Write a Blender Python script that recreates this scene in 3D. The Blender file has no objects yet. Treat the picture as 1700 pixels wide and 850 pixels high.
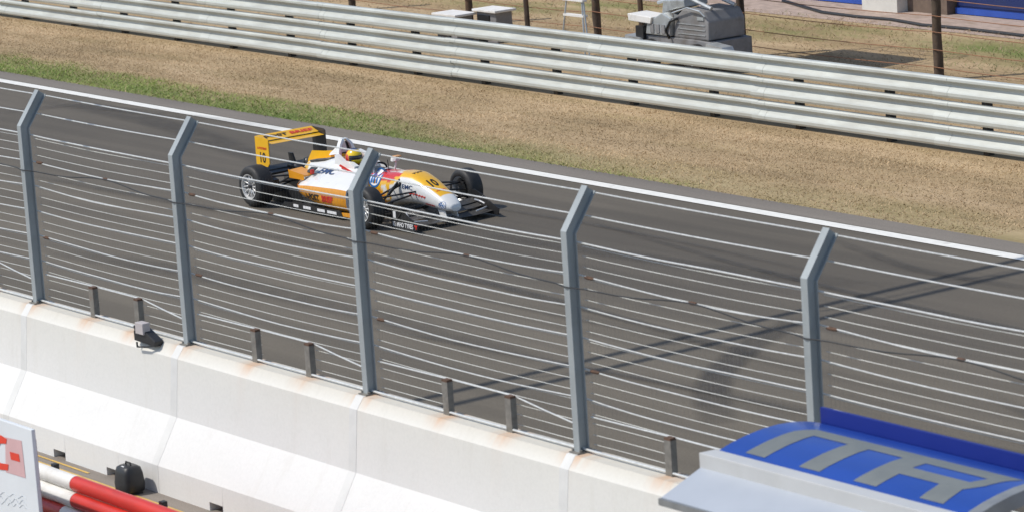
import bpy, bmesh, math, random
import numpy as np
from mathutils import Vector, Matrix, noise
from mathutils.bvhtree import BVHTree
random.seed(7); rng = np.random.default_rng(7)
S = bpy.context.scene; COL = S.collection
# ------------------------------------------------------------------ camera
FPX, CAMH = 5810.0, 8.67                       # focal length in photo pixels, camera height above the track
def camera_axes(F, roll, vx, vy):
    d = np.array([vx, vy, F], float); d /= np.linalg.norm(d)
    u = np.array([-roll, 1.0, -(roll * -vx + vy) / F]); u -= d * (u @ d); u /= np.linalg.norm(u)
    X = -d; Y = -np.cross(u, X)
    return np.stack([X, Y, u], 0)
RC = camera_axes(FPX, .066, -4293, 887); CAM = np.array([0, 0, CAMH])
cd = bpy.data.cameras.new('camera'); cam = bpy.data.objects.new('camera', cd); COL.objects.link(cam)
m = Matrix.Identity(4)
for i in range(3):
    m[i][0], m[i][1], m[i][2], m[i][3] = RC[i, 0], RC[i, 1], -RC[i, 2], CAM[i]
cam.matrix_world = m
cd.sensor_fit = 'HORIZONTAL'; cd.sensor_width = 36; cd.lens = FPX / 1700 * 36; cd.clip_start = .5; cd.clip_end = 2000
cd.dof.use_dof = True; cd.dof.focus_distance = 47.5; cd.dof.aperture_fstop = 4.5
S.camera = cam
def at(px, py, axis, val):                     # photo pixel -> point on the plane axis = val
    d = RC @ np.array([px - 850, 425 - py, FPX]); t = (val - CAM[axis]) / d[axis]
    return CAM + t * d
# ------------------------------------------------------------------ world, sun, exposure
SUN_EL = math.radians(53); SHX, SHY = .54, .842  # horizontal direction in which shadows fall
w = bpy.data.worlds.new('World'); S.world = w; w.use_nodes = True
nt = w.node_tree; nt.nodes.clear()
sky = nt.nodes.new('ShaderNodeTexSky'); sky.sky_type = 'NISHITA'; sky.sun_disc = False
sky.sun_elevation = SUN_EL; sky.sun_rotation = math.atan2(-SHX, -SHY)
bg = nt.nodes.new('ShaderNodeBackground'); bg.inputs[1].default_value = .135
wo = nt.nodes.new('ShaderNodeOutputWorld'); nt.links.new(sky.outputs[0], bg.inputs[0]); nt.links.new(bg.outputs[0], wo.inputs[0])
sl = bpy.data.lights.new('sun', 'SUN'); sl.energy = 3.3; sl.angle = math.radians(.55); sl.color = (1, .945, .86)
so = bpy.data.objects.new('sun', sl); COL.objects.link(so)
so.rotation_euler = Vector((SHX * math.cos(SUN_EL), SHY * math.cos(SUN_EL), -math.sin(SUN_EL))).to_track_quat('-Z', 'Y').to_euler()
so.location = (-30, -10, 40)
S.view_settings.view_transform = 'Standard'; S.view_settings.look = 'None'
S.view_settings.exposure = .02; S.view_settings.gamma = 1; S.view_settings.use_curve_mapping = False

# ------------------------------------------------------------------ materials
def new_mat(name):
    mt = bpy.data.materials.new(name); mt.use_nodes = True
    return mt, mt.node_tree, mt.node_tree.nodes['Principled BSDF']
def noise_node(nt, scale, stretch=(1, 1, 1), detail=6, rough=.6, off=0):
    tc = nt.nodes.new('ShaderNodeTexCoord'); mp = nt.nodes.new('ShaderNodeMapping')
    mp.inputs['Scale'].default_value = [scale * s for s in stretch]; mp.inputs['Location'].default_value = (off, off * .7, off * .3)
    nz = nt.nodes.new('ShaderNodeTexNoise'); nz.inputs['Scale'].default_value = 1; nz.inputs['Detail'].default_value = detail; nz.inputs['Roughness'].default_value = rough
    nt.links.new(tc.outputs['Object'], mp.inputs[0]); nt.links.new(mp.outputs[0], nz.inputs[0])
    return nz
def ramp(nt, src, stops):
    r = nt.nodes.new('ShaderNodeValToRGB'); e = r.color_ramp.elements
    while len(e) < len(stops): e.new(.5)
    for k, (p, c) in enumerate(stops):
        e[k].position = p; e[k].color = (*c, 1) if len(c) == 3 else c
    nt.links.new(src, r.inputs[0]); return r
def mix(nt, fac, a, b, mode='MIX'):
    mx = nt.nodes.new('ShaderNodeMix'); mx.data_type = 'RGBA'; mx.blend_type = mode
    for sock, v in ((mx.inputs['Factor'], fac), (mx.inputs[6], a), (mx.inputs[7], b)):
        if isinstance(v, (int, float)): sock.default_value = v
        elif isinstance(v, tuple): sock.default_value = (*v, 1)
        else: nt.links.new(v, sock)
    return mx.outputs[2]
def bump(nt, bs, h, strength, dist=.01):
    b = nt.nodes.new('ShaderNodeBump'); b.inputs['Strength'].default_value = strength; b.inputs['Distance'].default_value = dist
    nt.links.new(h, b.inputs['Height']); nt.links.new(b.outputs[0], bs.inputs['Normal'])
def mat(name, c, rough=.5, metal=0, var=.12, scale=6, bmp=0, coat=0, stretch=(1, 1, 1), dirt=None, dirt_at=.62):
    mt, nt, bs = new_mat(name)
    nz = noise_node(nt, scale, stretch)
    lo = tuple(max(0, v * (1 - var)) for v in c); hi = tuple(min(1, v * (1 + var)) for v in c)
    r = ramp(nt, nz.outputs[0], [(.3, lo), (.7, hi)]); col = r.outputs[0]
    if dirt:
        n2 = noise_node(nt, scale * .35, stretch, 8, .7, 11); r2 = ramp(nt, n2.outputs[0], [(dirt_at - .08, (0, 0, 0)), (dirt_at + .1, (1, 1, 1))])
        col = mix(nt, r2.outputs[0], col, dirt)
    nt.links.new(col, bs.inputs['Base Color'])
    rr = ramp(nt, nz.outputs[0], [(.3, (rough * .85,) * 3), (.7, (min(1, rough * 1.15),) * 3)])
    nt.links.new(rr.outputs[0], bs.inputs['Roughness'])
    bs.inputs['Metallic'].default_value = metal
    if coat: bs.inputs['Coat Weight'].default_value = coat; bs.inputs['Coat Roughness'].default_value = .06
    if bmp:
        n3 = noise_node(nt, scale * 6, stretch, 4); bump(nt, bs, n3.outputs[0], bmp)
    return mt
def mat_attr(name, rough=.35, coat=.4, noise_amt=.05):
    mt, nt, bs = new_mat(name)
    a = nt.nodes.new('ShaderNodeVertexColor'); a.layer_name = 'paint'
    nz = noise_node(nt, 9, (1, 1, 1), 8); r = ramp(nt, nz.outputs[0], [(.3, (1 - noise_amt * 2,) * 3), (.7, (1, 1, 1))])
    nt.links.new(mix(nt, 1.0, a.outputs[0], r.outputs[0], 'MULTIPLY'), bs.inputs['Base Color'])
    bs.inputs['Roughness'].default_value = rough; bs.inputs['Coat Weight'].default_value = coat; bs.inputs['Coat Roughness'].default_value = .08
    return mt
def band(nt, axis_out, a, b, soft):            # 1 between a and b along a coordinate
    mr = nt.nodes.new('ShaderNodeMapRange'); mr.inputs[1].default_value = a - soft; mr.inputs[2].default_value = a + soft
    mr2 = nt.nodes.new('ShaderNodeMapRange'); mr2.inputs[1].default_value = b - soft; mr2.inputs[2].default_value = b + soft; mr2.inputs[3].default_value = 1; mr2.inputs[4].default_value = 0
    mu = nt.nodes.new('ShaderNodeMath'); mu.operation = 'MULTIPLY'
    nt.links.new(axis_out, mr.inputs[0]); nt.links.new(axis_out, mr2.inputs[0]); nt.links.new(mr.outputs[0], mu.inputs[0]); nt.links.new(mr2.outputs[0], mu.inputs[1])
    return mu.outputs[0]
def coord(nt, wob=.0, scale=1.0, stretch=(1, 1, 1)):
    tc = nt.nodes.new('ShaderNodeTexCoord'); sp = nt.nodes.new('ShaderNodeSeparateXYZ'); nt.links.new(tc.outputs['Object'], sp.inputs[0])
    if not wob: return sp.outputs
    nz = noise_node(nt, scale, stretch, 5); ma = nt.nodes.new('ShaderNodeMath'); ma.operation = 'MULTIPLY_ADD'
    nt.links.new(nz.outputs[0], ma.inputs[0]); ma.inputs[1].default_value = wob; nt.links.new(sp.outputs[1], ma.inputs[2])
    return [sp.outputs[0], ma.outputs[0], sp.outputs[2]]
def asphalt(name, base, warm=(1, .86, .645), lanes=False):
    mt, nt, bs = new_mat(name)
    c = tuple(base * k for k in warm)
    fine = noise_node(nt, 90, (1, 1, 1), 3); big = noise_node(nt, .5, (.25, 1.2, 1), 6, .6, 3); st = noise_node(nt, 1.6, (.05, 1.5, 1), 5, .6, 9)
    col = ramp(nt, fine.outputs[0], [(.25, tuple(v * .72 for v in c)), (.55, c), (.8, tuple(v * 1.35 for v in c))]).outputs[0]
    col = mix(nt, 1, col, ramp(nt, big.outputs[0], [(.3, (.86,) * 3), (.7, (1.1,) * 3)]).outputs[0], 'MULTIPLY')
    col = mix(nt, 1, col, ramp(nt, st.outputs[0], [(.35, (.84, .84, .85)), (.65, (1.08,) * 3)]).outputs[0], 'MULTIPLY')
    if lanes:                                  # rubber laid down along the racing line
        o = coord(nt, 1.6, .25, (.12, 1, 1))
        bnd = band(nt, o[1], 25.4, 29.0, .9)
        col = mix(nt, bnd, col, mix(nt, 1, col, (.77, .77, .79), 'MULTIPLY'))
    pt = noise_node(nt, .16, (.35, 1, 1), 3, .4, 31)
    col = mix(nt, 1, col, ramp(nt, pt.outputs[0], [(.44, (.93,) * 3), (.47, (1.04,) * 3)]).outputs[0], 'MULTIPLY')
    nt.links.new(col, bs.inputs['Base Color']); bs.inputs['Roughness'].default_value = .85
    bump(nt, bs, fine.outputs[0], .35, .006)
    return mt
M = {}
M['track'] = asphalt('track_asphalt', .142, lanes=True)
M['verge_asphalt'] = asphalt('edge_asphalt', .205, (1, .88, .74))
M['pit'] = asphalt('pit_asphalt', .25, (1, .87, .74))
M['line'] = mat('white_line_paint', (.78, .77, .72), .7, 0, .06, 8, .1, dirt=(.5, .48, .44), dirt_at=.66)
M['yline'] = mat('yellow_line_paint', (.62, .40, .10), .7, 0, .15, 8, .1, dirt=(.25, .2, .14), dirt_at=.6)
def ground_mat():
    mt, nt, bs = new_mat('dry_sandy_ground')
    big = noise_node(nt, 1.3, (.22, 1, 1), 6, .6); fine = noise_node(nt, 16, (.6, 1, 1), 6, .7, 4); patch = noise_node(nt, .55, (.5, 1, 1), 6, .6, 21)
    col = ramp(nt, big.outputs[0], [(.30, (.26, .188, .098)), (.5, (.385, .278, .155)), (.70, (.52, .385, .235))]).outputs[0]
    col = mix(nt, 1, col, ramp(nt, fine.outputs[0], [(.25, (.88, .88, .86)), (.6, (1.03, 1.03, 1.02))]).outputs[0], 'MULTIPLY')
    o = coord(nt, 1.5, .55, (.5, 1, 1))
    green = ramp(nt, fine.outputs[0], [(.3, (.085, .125, .022)), (.7, (.17, .235, .05))]).outputs[0]
    gx = nt.nodes.new('ShaderNodeMapRange'); gx.inputs[1].default_value = -45; gx.inputs[2].default_value = -38; gx.inputs[3].default_value = 1; gx.inputs[4].default_value = .25; nt.links.new(o[0], gx.inputs[0])
    gf = nt.nodes.new('ShaderNodeMath'); gf.operation = 'MULTIPLY'; nt.links.new(band(nt, o[1], 29.2, 30.85, .45), gf.inputs[0]); nt.links.new(gx.outputs[0], gf.inputs[1]); gfac = gf.outputs[0]
    mm = nt.nodes.new('ShaderNodeMath'); mm.operation = 'MULTIPLY'; nt.links.new(gfac, mm.inputs[0])
    nt.links.new(ramp(nt, patch.outputs[0], [(.25, (.45,) * 3), (.55, (1, 1, 1))]).outputs[0], mm.inputs[1])
    col = mix(nt, mm.outputs[0], col, green)
    g2 = band(nt, o[1], 39.9, 41.6, .5); m2 = nt.nodes.new('ShaderNodeMath'); m2.operation = 'MULTIPLY'; nt.links.new(g2, m2.inputs[0])
    nt.links.new(ramp(nt, patch.outputs[0], [(.42, (0,) * 3), (.6, (.85,) * 3)]).outputs[0], m2.inputs[1])
    col = mix(nt, m2.outputs[0], col, green)
    nt.links.new(col, bs.inputs['Base Color']); bs.inputs['Roughness'].default_value = .95
    bump(nt, bs, fine.outputs[0], .45, .03)
    return mt
M['ground'] = ground_mat()
M['paving'] = mat('pale_pink_gravel', (.42, .33, .28), .95, 0, .25, 9, .6, stretch=(.5, 1, 1), dirt=(.30, .22, .16), dirt_at=.6)
def grass_mat(name, a, b):
    mt, nt, bs = new_mat(name); v = nt.nodes.new('ShaderNodeVertexColor'); v.layer_name = 'paint'
    nt.links.new(v.outputs[0], bs.inputs['Base Color']); bs.inputs['Roughness'].default_value = .8
    return mt
M['blade'] = grass_mat('grass_blades', 0, 0)
def concrete_mat():
    mt, nt, bs = new_mat('white_painted_concrete')
    a = nt.nodes.new('ShaderNodeVertexColor'); a.layer_name = 'paint'
    big = noise_node(nt, 1.1, (.7, 1, 1.4), 7, .65); fine = noise_node(nt, 30, (1, 1, 1), 4, .7, 5); dr = noise_node(nt, 5, (1, .3, .25), 6, .7, 13)
    col = ramp(nt, big.outputs[0], [(.3, (.725, .722, .70)), (.65, (.755, .75, .73))]).outputs[0]
    col = mix(nt, 1, col, ramp(nt, dr.outputs[0], [(.30, (.955, .95, .94)), (.46, (1, 1, 1))]).outputs[0], 'MULTIPLY')
    col = mix(nt, 1, col, ramp(nt, fine.outputs[0], [(.3, (.95,) * 3), (.6, (1, 1, 1))]).outputs[0], 'MULTIPLY')
    col = mix(nt, 1, col, a.outputs[0], 'MULTIPLY')
    nt.links.new(col, bs.inputs['Base Color']); bs.inputs['Roughness'].default_value = .75
    bump(nt, bs, fine.outputs[0], .25, .004)
    return mt
M['concrete'] = concrete_mat()
M['joint'] = mat('grey_joint_filler', (.675, .675, .655), .8, 0, .06, 6, .2)
M['galv'] = mat('galvanised_steel', (.36, .395, .405), .5, .12, .14, 3, .05, stretch=(1, 1, .4), dirt=(.27, .30, .31), dirt_at=.56)
M['wire'] = mat('bright_steel_wire', (.60, .61, .58), .45, .25, .1, 3)
M['cablem'] = mat('steel_cable', (.66, .67, .65), .4, .3, .12, 20)
M['wiredim'] = mat('dull_mesh_wire', (.22, .21, .19), .6, .2, .1, 3)
M['rustfit'] = mat('rusty_fitting', (.13, .075, .05), .85, .2, .4, 30, .4)
M['rustpost'] = mat('rusted_dark_stub', (.20, .19, .17), .7, .1, .25, 14, .3, dirt=(.19, .12, .085), dirt_at=.66)
M['black'] = mat('black_plastic', (.022, .023, .025), .45, 0, .2, 12, .05)
M['rubber'] = mat('tyre_rubber', (.020, .020, .0205), .62, 0, .3, 10, .12, dirt=(.045, .042, .04), dirt_at=.6)
M['carbon'] = mat('carbon_fibre', (.018, .018, .019), .5, 0, .2, 30, 0, .1)
M['greycarbon'] = mat('worn_carbon', (.06, .058, .055), .45, 0, .3, 14, 0, .2)
M['rim'] = mat('silver_alloy', (.66, .66, .65), .35, .35, .08, 10)
M['hub'] = mat('dark_hub_metal', (.07, .07, .075), .4, .6, .2, 12)
M['white'] = mat('white_gloss_paint', (.80, .80, .78), .3, 0, .03, 5, 0, .5)
M['yellow'] = mat('yellow_gloss_paint', (.86, .47, .012), .32, 0, .05, 6, 0, .4)
M['orange'] = mat('orange_gloss_paint', (.74, .31, .018), .35, 0, .1, 6, 0, .4)
M['red'] = mat('red_print', (.62, .035, .025), .4, 0, .08, 8)
M['ink'] = mat('black_print', (.018, .016, .015), .5, 0, .1, 8)
M['navy'] = mat('navy_print', (.03, .06, .15), .45, 0, .1, 8)
M['bluep'] = mat('blue_print', (.02, .15, .42), .4, 0, .1, 8)
M['pwhite'] = mat('white_print', (.80, .80, .80), .45, 0, .03, 8)
M['suit'] = mat('racing_suit', (.55, .20, .05), .85, 0, .2, 18, .2)
M['visor'] = mat('smoked_visor', (.01, .012, .02), .08, 0, .1, 5, 0, .6)
M['lamp'] = mat('red_lens', (.35, .02, .02), .2, 0, .1, 5, 0, .5)
M['rail'] = mat('galvanised_rail', (.52, .545, .515), .45, .12, .10, 2.2, .03, stretch=(.5, 1, 2), dirt=(.42, .425, .385), dirt_at=.58)
M['railpost'] = mat('dark_rail_post', (.05, .042, .034), .8, .1, .3, 8, .2)
M['oldpost'] = mat('weathered_fence_post', (.085, .062, .045), .9, 0, .5, 9, .6, stretch=(1, 1, .5), dirt=(.14, .075, .04), dirt_at=.58)
M['rustwire'] = mat('rusty_wire', (.30, .15, .085), .8, .2, .3, 4)
M['mgrey'] = mat('dark_grey_machine_paint', (.235, .235, .24), .6, 0, .2, 4, .05, dirt=(.15, .13, .11), dirt_at=.6)
M['msilver'] = mat('silver_machine_panel', (.50, .53, .54), .35, .4, .15, 5, 0, dirt=(.3, .3, .29), dirt_at=.6)
M['garage_blue'] = mat('dark_blue_shutter', (.012, .028, .125), .45, 0, .1, 3, 0, dirt=(.02, .035, .11), dirt_at=.6)
M['garage_edge'] = mat('bright_blue_rail', (.03, .09, .42), .4, 0, .1, 3)
M['render'] = mat('off_white_render', (.66, .65, .60), .85, 0, .08, 2, .2, dirt=(.45, .42, .37), dirt_at=.6)
M['pier_shade_roof'] = mat('brown_pier_shade_and_roof', (.17, .125, .095), .9, 0, .2, 10, .4)  # pier's shadow side put into the colour; the roof shares this brown
M['canopy'] = mat('blue_canopy_vinyl', (.008, .055, .33), .36, 0, .12, 3, .03, .3, stretch=(.3, 1, 1))
M['canopyback'] = mat('deep_blue_panel', (.002, .018, .20), .5, 0, .06, 3)
M['letter'] = mat('grey_vinyl_letters', (.17, .185, .18), .5, 0, .08, 5)
M['trim'] = mat('white_canopy_trim', (.53, .535, .53), .45, 0, .05, 3, 0, dirt=(.5, .5, .48), dirt_at=.62)
M['visorwhite'] = mat('pale_grey_visor_sheet', (.40, .435, .485), .4, 0, .05, 2, 0, .1)
M['alu'] = mat('dull_aluminium', (.32, .33, .33), .45, .5, .1, 8)
M['redpaint'] = mat('red_barrier_paint', (.60, .03, .018), .45, 0, .12, 6, .05, .2, stretch=(.3, 1, 1), dirt=(.42, .03, .02), dirt_at=.6)
M['whitepaint'] = mat('white_barrier_paint', (.80, .79, .76), .5, 0, .05, 6, .05, dirt=(.62, .60, .55), dirt_at=.6)
M['board'] = mat('white_sign_board', (.74, .77, .79), .45, 0, .03, 2)
M['palebox'] = mat('pale_label_box', (.50, .46, .455), .6, 0, .06, 6)
M['pink'] = mat('pink_print', (.66, .42, .42), .5, 0, .04, 6)
M['redprint'] = mat('bright_red_print', (.75, .06, .03), .5, 0, .05, 6)
M['greyprint'] = mat('grey_print', (.48, .51, .54), .5, 0, .05, 6)
M['skid'] = mat('rubber_mark', (.055, .053, .052), .8, 0, .2, 6)
def skid_mat():
    mt = M['skid']; nt = mt.node_tree; bs = nt.nodes['Principled BSDF']
    a = nt.nodes.new('ShaderNodeVertexColor'); a.layer_name = 'paint'
    nz = noise_node(nt, 3.5, (1, 1, 1), 7, .7, 2); r = ramp(nt, nz.outputs[0], [(.3, (.2,) * 3), (.7, (.75,) * 3)])
    mu = nt.nodes.new('ShaderNodeMath'); mu.operation = 'MULTIPLY'; nt.links.new(a.outputs[0], mu.inputs[0]); nt.links.new(r.outputs[0], mu.inputs[1])
    nt.links.new(mu.outputs[0], bs.inputs['Alpha'])
skid_mat()
M['paint'] = mat_attr('car_livery', .3, .5)
M['helmet'] = mat_attr('helmet_paint', .25, .6)

# ------------------------------------------------------------------ mesh helpers
class MB:
    def __init__(s): s.v = []; s.f = []; s.mi = []; s.c = []; s.mats = []; s.cur = 0
    def use(s, key):
        if key not in s.mats: s.mats.append(key)
        s.cur = s.mats.index(key); return s
    def add(s, vs, fs, cols=None):
        o = len(s.v); s.v += [tuple(map(float, p)) for p in vs]; s.c += (cols if cols else [(1, 1, 1)] * len(vs))
        for f in fs: s.f.append(tuple(i + o for i in f)); s.mi.append(s.cur)
        return o
    def box(s, x0, x1, y0, y1, z0, z1):
        v = [(x0, y0, z0), (x1, y0, z0), (x1, y1, z0), (x0, y1, z0), (x0, y0, z1), (x1, y0, z1), (x1, y1, z1), (x0, y1, z1)]
        s.add(v, [(0, 3, 2, 1), (4, 5, 6, 7), (0, 1, 5, 4), (1, 2, 6, 5), (2, 3, 7, 6), (3, 0, 4, 7)]); return s
    def prism(s, poly, axis, a, b):            # polygon in the other two axes, extruded along axis
        n = len(poly)
        def P(p, t): return {0: (t, p[0], p[1]), 1: (p[0], t, p[1]), 2: (p[0], p[1], t)}[axis]
        s.add([P(p, a) for p in poly] + [P(p, b) for p in poly],
              [tuple(range(n))[::-1], tuple(range(n, 2 * n))] + [(i, (i + 1) % n, n + (i + 1) % n, n + i) for i in range(n)]); return s
    def tube(s, pts, r, n=8, cap=True):
        pts = [Vector(p) for p in pts]; rs = r if isinstance(r, (list, tuple)) else [r] * len(pts)
        vs = []; up = None
        for i, p in enumerate(pts):
            d = (pts[min(i + 1, len(pts) - 1)] - pts[max(i - 1, 0)]).normalized()
            if up is None: up = Vector((0, 0, 1)) if abs(d.z) < .9 else Vector((0, 1, 0))
            a = d.cross(up).normalized(); b = a.cross(d).normalized(); up = b
            for k in range(n):
                t = 2 * math.pi * k / n; vs.append(p + a * (rs[i] * math.cos(t)) + b * (rs[i] * math.sin(t)))
        fs = [(i * n + k, i * n + (k + 1) % n, (i + 1) * n + (k + 1) % n, (i + 1) * n + k) for i in range(len(pts) - 1) for k in range(n)]
        if cap: fs += [tuple(range(n))[::-1], tuple(range((len(pts) - 1) * n, len(pts) * n))]
        s.add(vs, fs); return s
    def loft(s, rings, cap=True, cols=None, skip=None, closed=True, seg=None):
        n = len(rings[0]); vs = [p for r in rings for p in r]; kk = n if closed else n - 1
        o = len(s.v); s.add(vs, [], cols)
        for i in range(len(rings) - 1):
            for k in range(kk):
                if skip and skip(i, k): continue
                if seg: s.use(seg(i, k))
                s.f.append((o + i * n + k, o + i * n + (k + 1) % n, o + (i + 1) * n + (k + 1) % n, o + (i + 1) * n + k)); s.mi.append(s.cur)
        if cap:
            if seg: s.use(seg(0, -1))
            s.f += [tuple(o + k for k in range(n))[::-1], tuple(o + (len(rings) - 1) * n + k for k in range(n))]; s.mi += [s.cur, s.cur]
        return s
    def lathe(s, prof, c, axis='y', n=40, a0=0):   # prof: (radius, offset along axis)
        rings = []
        for (r, o) in prof:
            ring = []
            for k in range(n):
                t = a0 + 2 * math.pi * k / n
                ring.append((c[0] + r * math.cos(t), c[1] + o, c[2] + r * math.sin(t)) if axis == 'y' else ((c[0] + r * math.cos(t), c[1] + r * math.sin(t), c[2] + o)))
            rings.append(ring)
        s.loft(rings, cap=False); return s
    def build(s, name, mats=None, parent=None, smooth=False, angle=None, bevel=0):
        me = bpy.data.meshes.new(name); me.from_pydata(s.v, [], s.f)
        keys = s.mats if s.mats else ([mats] if isinstance(mats, str) else mats)
        for k in keys: me.materials.append(M[k])
        if s.mats: me.polygons.foreach_set('material_index', s.mi)
        if any(c != (1, 1, 1) for c in s.c) or (keys and keys[0] in ('paint', 'helmet', 'blade', 'concrete', 'skid')):
            ca = me.color_attributes.new('paint', 'FLOAT_COLOR', 'POINT'); ca.data.foreach_set('color', [v for c in s.c for v in (*c, 1)])
        bm = bmesh.new(); bm.from_mesh(me); bmesh.ops.recalc_face_normals(bm, faces=bm.faces)
        if bevel: bmesh.ops.bevel(bm, geom=list(bm.edges), offset=bevel, segments=2, profile=.6, affect='EDGES', clamp_overlap=True)
        bm.to_mesh(me); bm.free()
        if smooth:
            me.polygons.foreach_set('use_smooth', [True] * len(me.polygons))
            if angle: me.set_sharp_from_angle(angle=math.radians(angle))
        o = bpy.data.objects.new(name, me); COL.objects.link(o); o.parent = parent
        return o
def tag(o, label=None, cat=None, group=None, kind=None):
    if label: o['label'] = label
    if cat: o['category'] = cat
    if group: o['group'] = group
    if kind: o['kind'] = kind
    return o
def empty(name, loc, rz=0):
    o = bpy.data.objects.new(name, None); COL.objects.link(o); o.location = loc; o.rotation_euler = (0, 0, rz); o.empty_display_size = .2
    return o
def sheet(name, x0, x1, y0, y1, z, key, nx=1):
    b = MB(); xs = np.linspace(x0, x1, nx + 1)
    b.add([(x, y, z) for x in xs for y in (y0, y1)], [(2 * i, 2 * i + 2, 2 * i + 3, 2 * i + 1) for i in range(nx)])
    return tag(b.build(name, key), kind='structure')
def text_mesh(txt, size=1, bold=0, align='CENTER', shear=0):
    cu = bpy.data.curves.new('t', 'FONT'); cu.body = txt; cu.size = size; cu.align_x = align; cu.align_y = 'CENTER'; cu.offset = bold; cu.shear = shear; cu.resolution_u = 3
    o = bpy.data.objects.new('t', cu); COL.objects.link(o); bpy.context.view_layer.update()
    me = bpy.data.meshes.new_from_object(o.evaluated_get(bpy.context.evaluated_depsgraph_get()))
    vs = [tuple(v.co) for v in me.vertices]; fs = [tuple(p.vertices) for p in me.polygons]
    bpy.data.objects.remove(o); bpy.data.curves.remove(cu); bpy.data.meshes.remove(me)
    return vs, fs
def decal(name, shape, fn, key, parent):        # flat print: 2-D shape mapped onto a surface by fn(u, v)
    vs, fs = shape; b = MB(); b.add([fn(v[0], v[1]) for v in vs], fs); return b.build(name, key, parent)
def grid_shape(poly_fn, nu, nv):                # quad grid from (s, t) in 0..1
    vs = [poly_fn(i / nu, j / nv) for i in range(nu + 1) for j in range(nv + 1)]
    return vs, [(i * (nv + 1) + j, (i + 1) * (nv + 1) + j, (i + 1) * (nv + 1) + j + 1, i * (nv + 1) + j + 1) for i in range(nu) for j in range(nv)]
def rect(u0, u1, v0, v1, nu=4, nv=4): return grid_shape(lambda a, c: (u0 + (u1 - u0) * a, v0 + (v1 - v0) * c), nu, nv)
def quad(p00, p10, p11, p01, nu=8, nv=2):
    return grid_shape(lambda a, c: tuple((1 - a) * (1 - c) * p00[i] + a * (1 - c) * p10[i] + a * c * p11[i] + (1 - a) * c * p01[i] for i in (0, 1)), nu, nv)
def ring_shape(r0, r1, n=32, sx=1, sy=1):
    vs = [(r * math.cos(2 * math.pi * k / n) * sx, r * math.sin(2 * math.pi * k / n) * sy) for k in range(n) for r in (r0, r1)]
    return vs, [(2 * k, 2 * ((k + 1) % n), 2 * ((k + 1) % n) + 1, 2 * k + 1) for k in range(n)]

# ------------------------------------------------------------------ ground, track, pit lane
sheet('ground', -400, 250, 15, 500, -.004, 'ground')
sheet('race_track', -400, 250, 16.9, 29.30, .004, 'track')
sheet('track_shoulder', -400, 250, 28.86, 29.32, .008, 'verge_asphalt')
sheet('track_edge_line', -400, 250, 28.62, 28.825, .012, 'line')
sheet('pit_lane', -400, 250, -60, 16.3, 0, 'pit')
sheet('pit_lane_line', -400, 250, 15.84, 15.90, .005, 'yline')
sheet('pit_lane_line', -45, -29.9, 15.99, 16.02, .005, 'yline')
sheet('gravel_strip', -200, 120, 41.35, 43.5, .002, 'paving')
def skid(pts, wid, dark=1.0, lift=.014):
    P = [at(px, py, 2, 0) for px, py in pts]
    # smooth resample
    t = np.linspace(0, len(P) - 1, 30); P = np.array(P)
    q = np.stack([np.interp(t, range(len(P)), P[:, k]) for k in range(3)], 1)
    for _ in range(4): q[1:-1] = (q[:-2] + 2 * q[1:-1] + q[2:]) / 4
    b = MB(); rings = []; cols = []
    for i in range(30):
        d = q[min(i + 1, 29)] - q[max(i - 1, 0)]; n = np.array([-d[1], d[0], 0]); n /= np.linalg.norm(n)
        e = math.sin(math.pi * (i + .5) / 30) ** .5
        for k, a in ((-1, 0), (-.5, 1), (.5, 1), (1, 0)):
            rings.append((q[i][0] + n[0] * wid * k, q[i][1] + n[1] * wid * k, lift)); cols.append((dark * a * e,) * 3)
    fs = [(i * 4 + k, i * 4 + k + 1, (i + 1) * 4 + k + 1, (i + 1) * 4 + k) for i in range(29) for k in range(3)]
    b.add(rings, fs, cols); return tag(b.build('tyre_mark', 'skid'), kind='structure')
skid([(1330, 530), (1250, 570), (1190, 620), (1178, 660), (1195, 705)], .24, .8)
skid([(60, 165), (180, 185), (300, 215), (420, 260), (520, 300)], .35, .45, .015)
skid([(0, 190), (120, 175), (260, 190), (480, 215)], .25, .4, .016)
skid([(800, 395), (1000, 420), (1250, 455), (1500, 480)], .25, .35, .017)
skid([(100, 420), (300, 450), (600, 520), (900, 600)], .3, .35, .018)
skid([(1380, 400), (1520, 450), (1700, 480)], .12, .5, .019)
for k in range(16):
    x0 = rng.uniform(-60, -22); y0 = rng.uniform(18.5, 28); ln = rng.uniform(4, 14); cv = rng.uniform(-.6, .6)
    b = MB(); n_ = 24; vs = []; cs = []; wd = rng.uniform(.06, .16); dk = rng.uniform(.25, .7); dr_ = rng.uniform(-.5, .5)
    for i in range(n_):
        t = i / (n_ - 1); xx = x0 + ln * t; yy = y0 + dr_ * t * 2 + cv * math.sin(t * 3.1)
        for q, a in ((-1, 0), (-.5, 1), (.5, 1), (1, 0)): vs.append((xx, yy + q * wd, .0205 + .0006 * k)); cs.append((dk * a * math.sin(math.pi * t),) * 3)
    b.add(vs, [(i * 4 + q, i * 4 + q + 1, i * 4 + q + 5, i * 4 + q + 4) for i in range(n_ - 1) for q in range(3)], cs); tag(b.build('tyre_mark', 'skid'), kind='structure')
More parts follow.
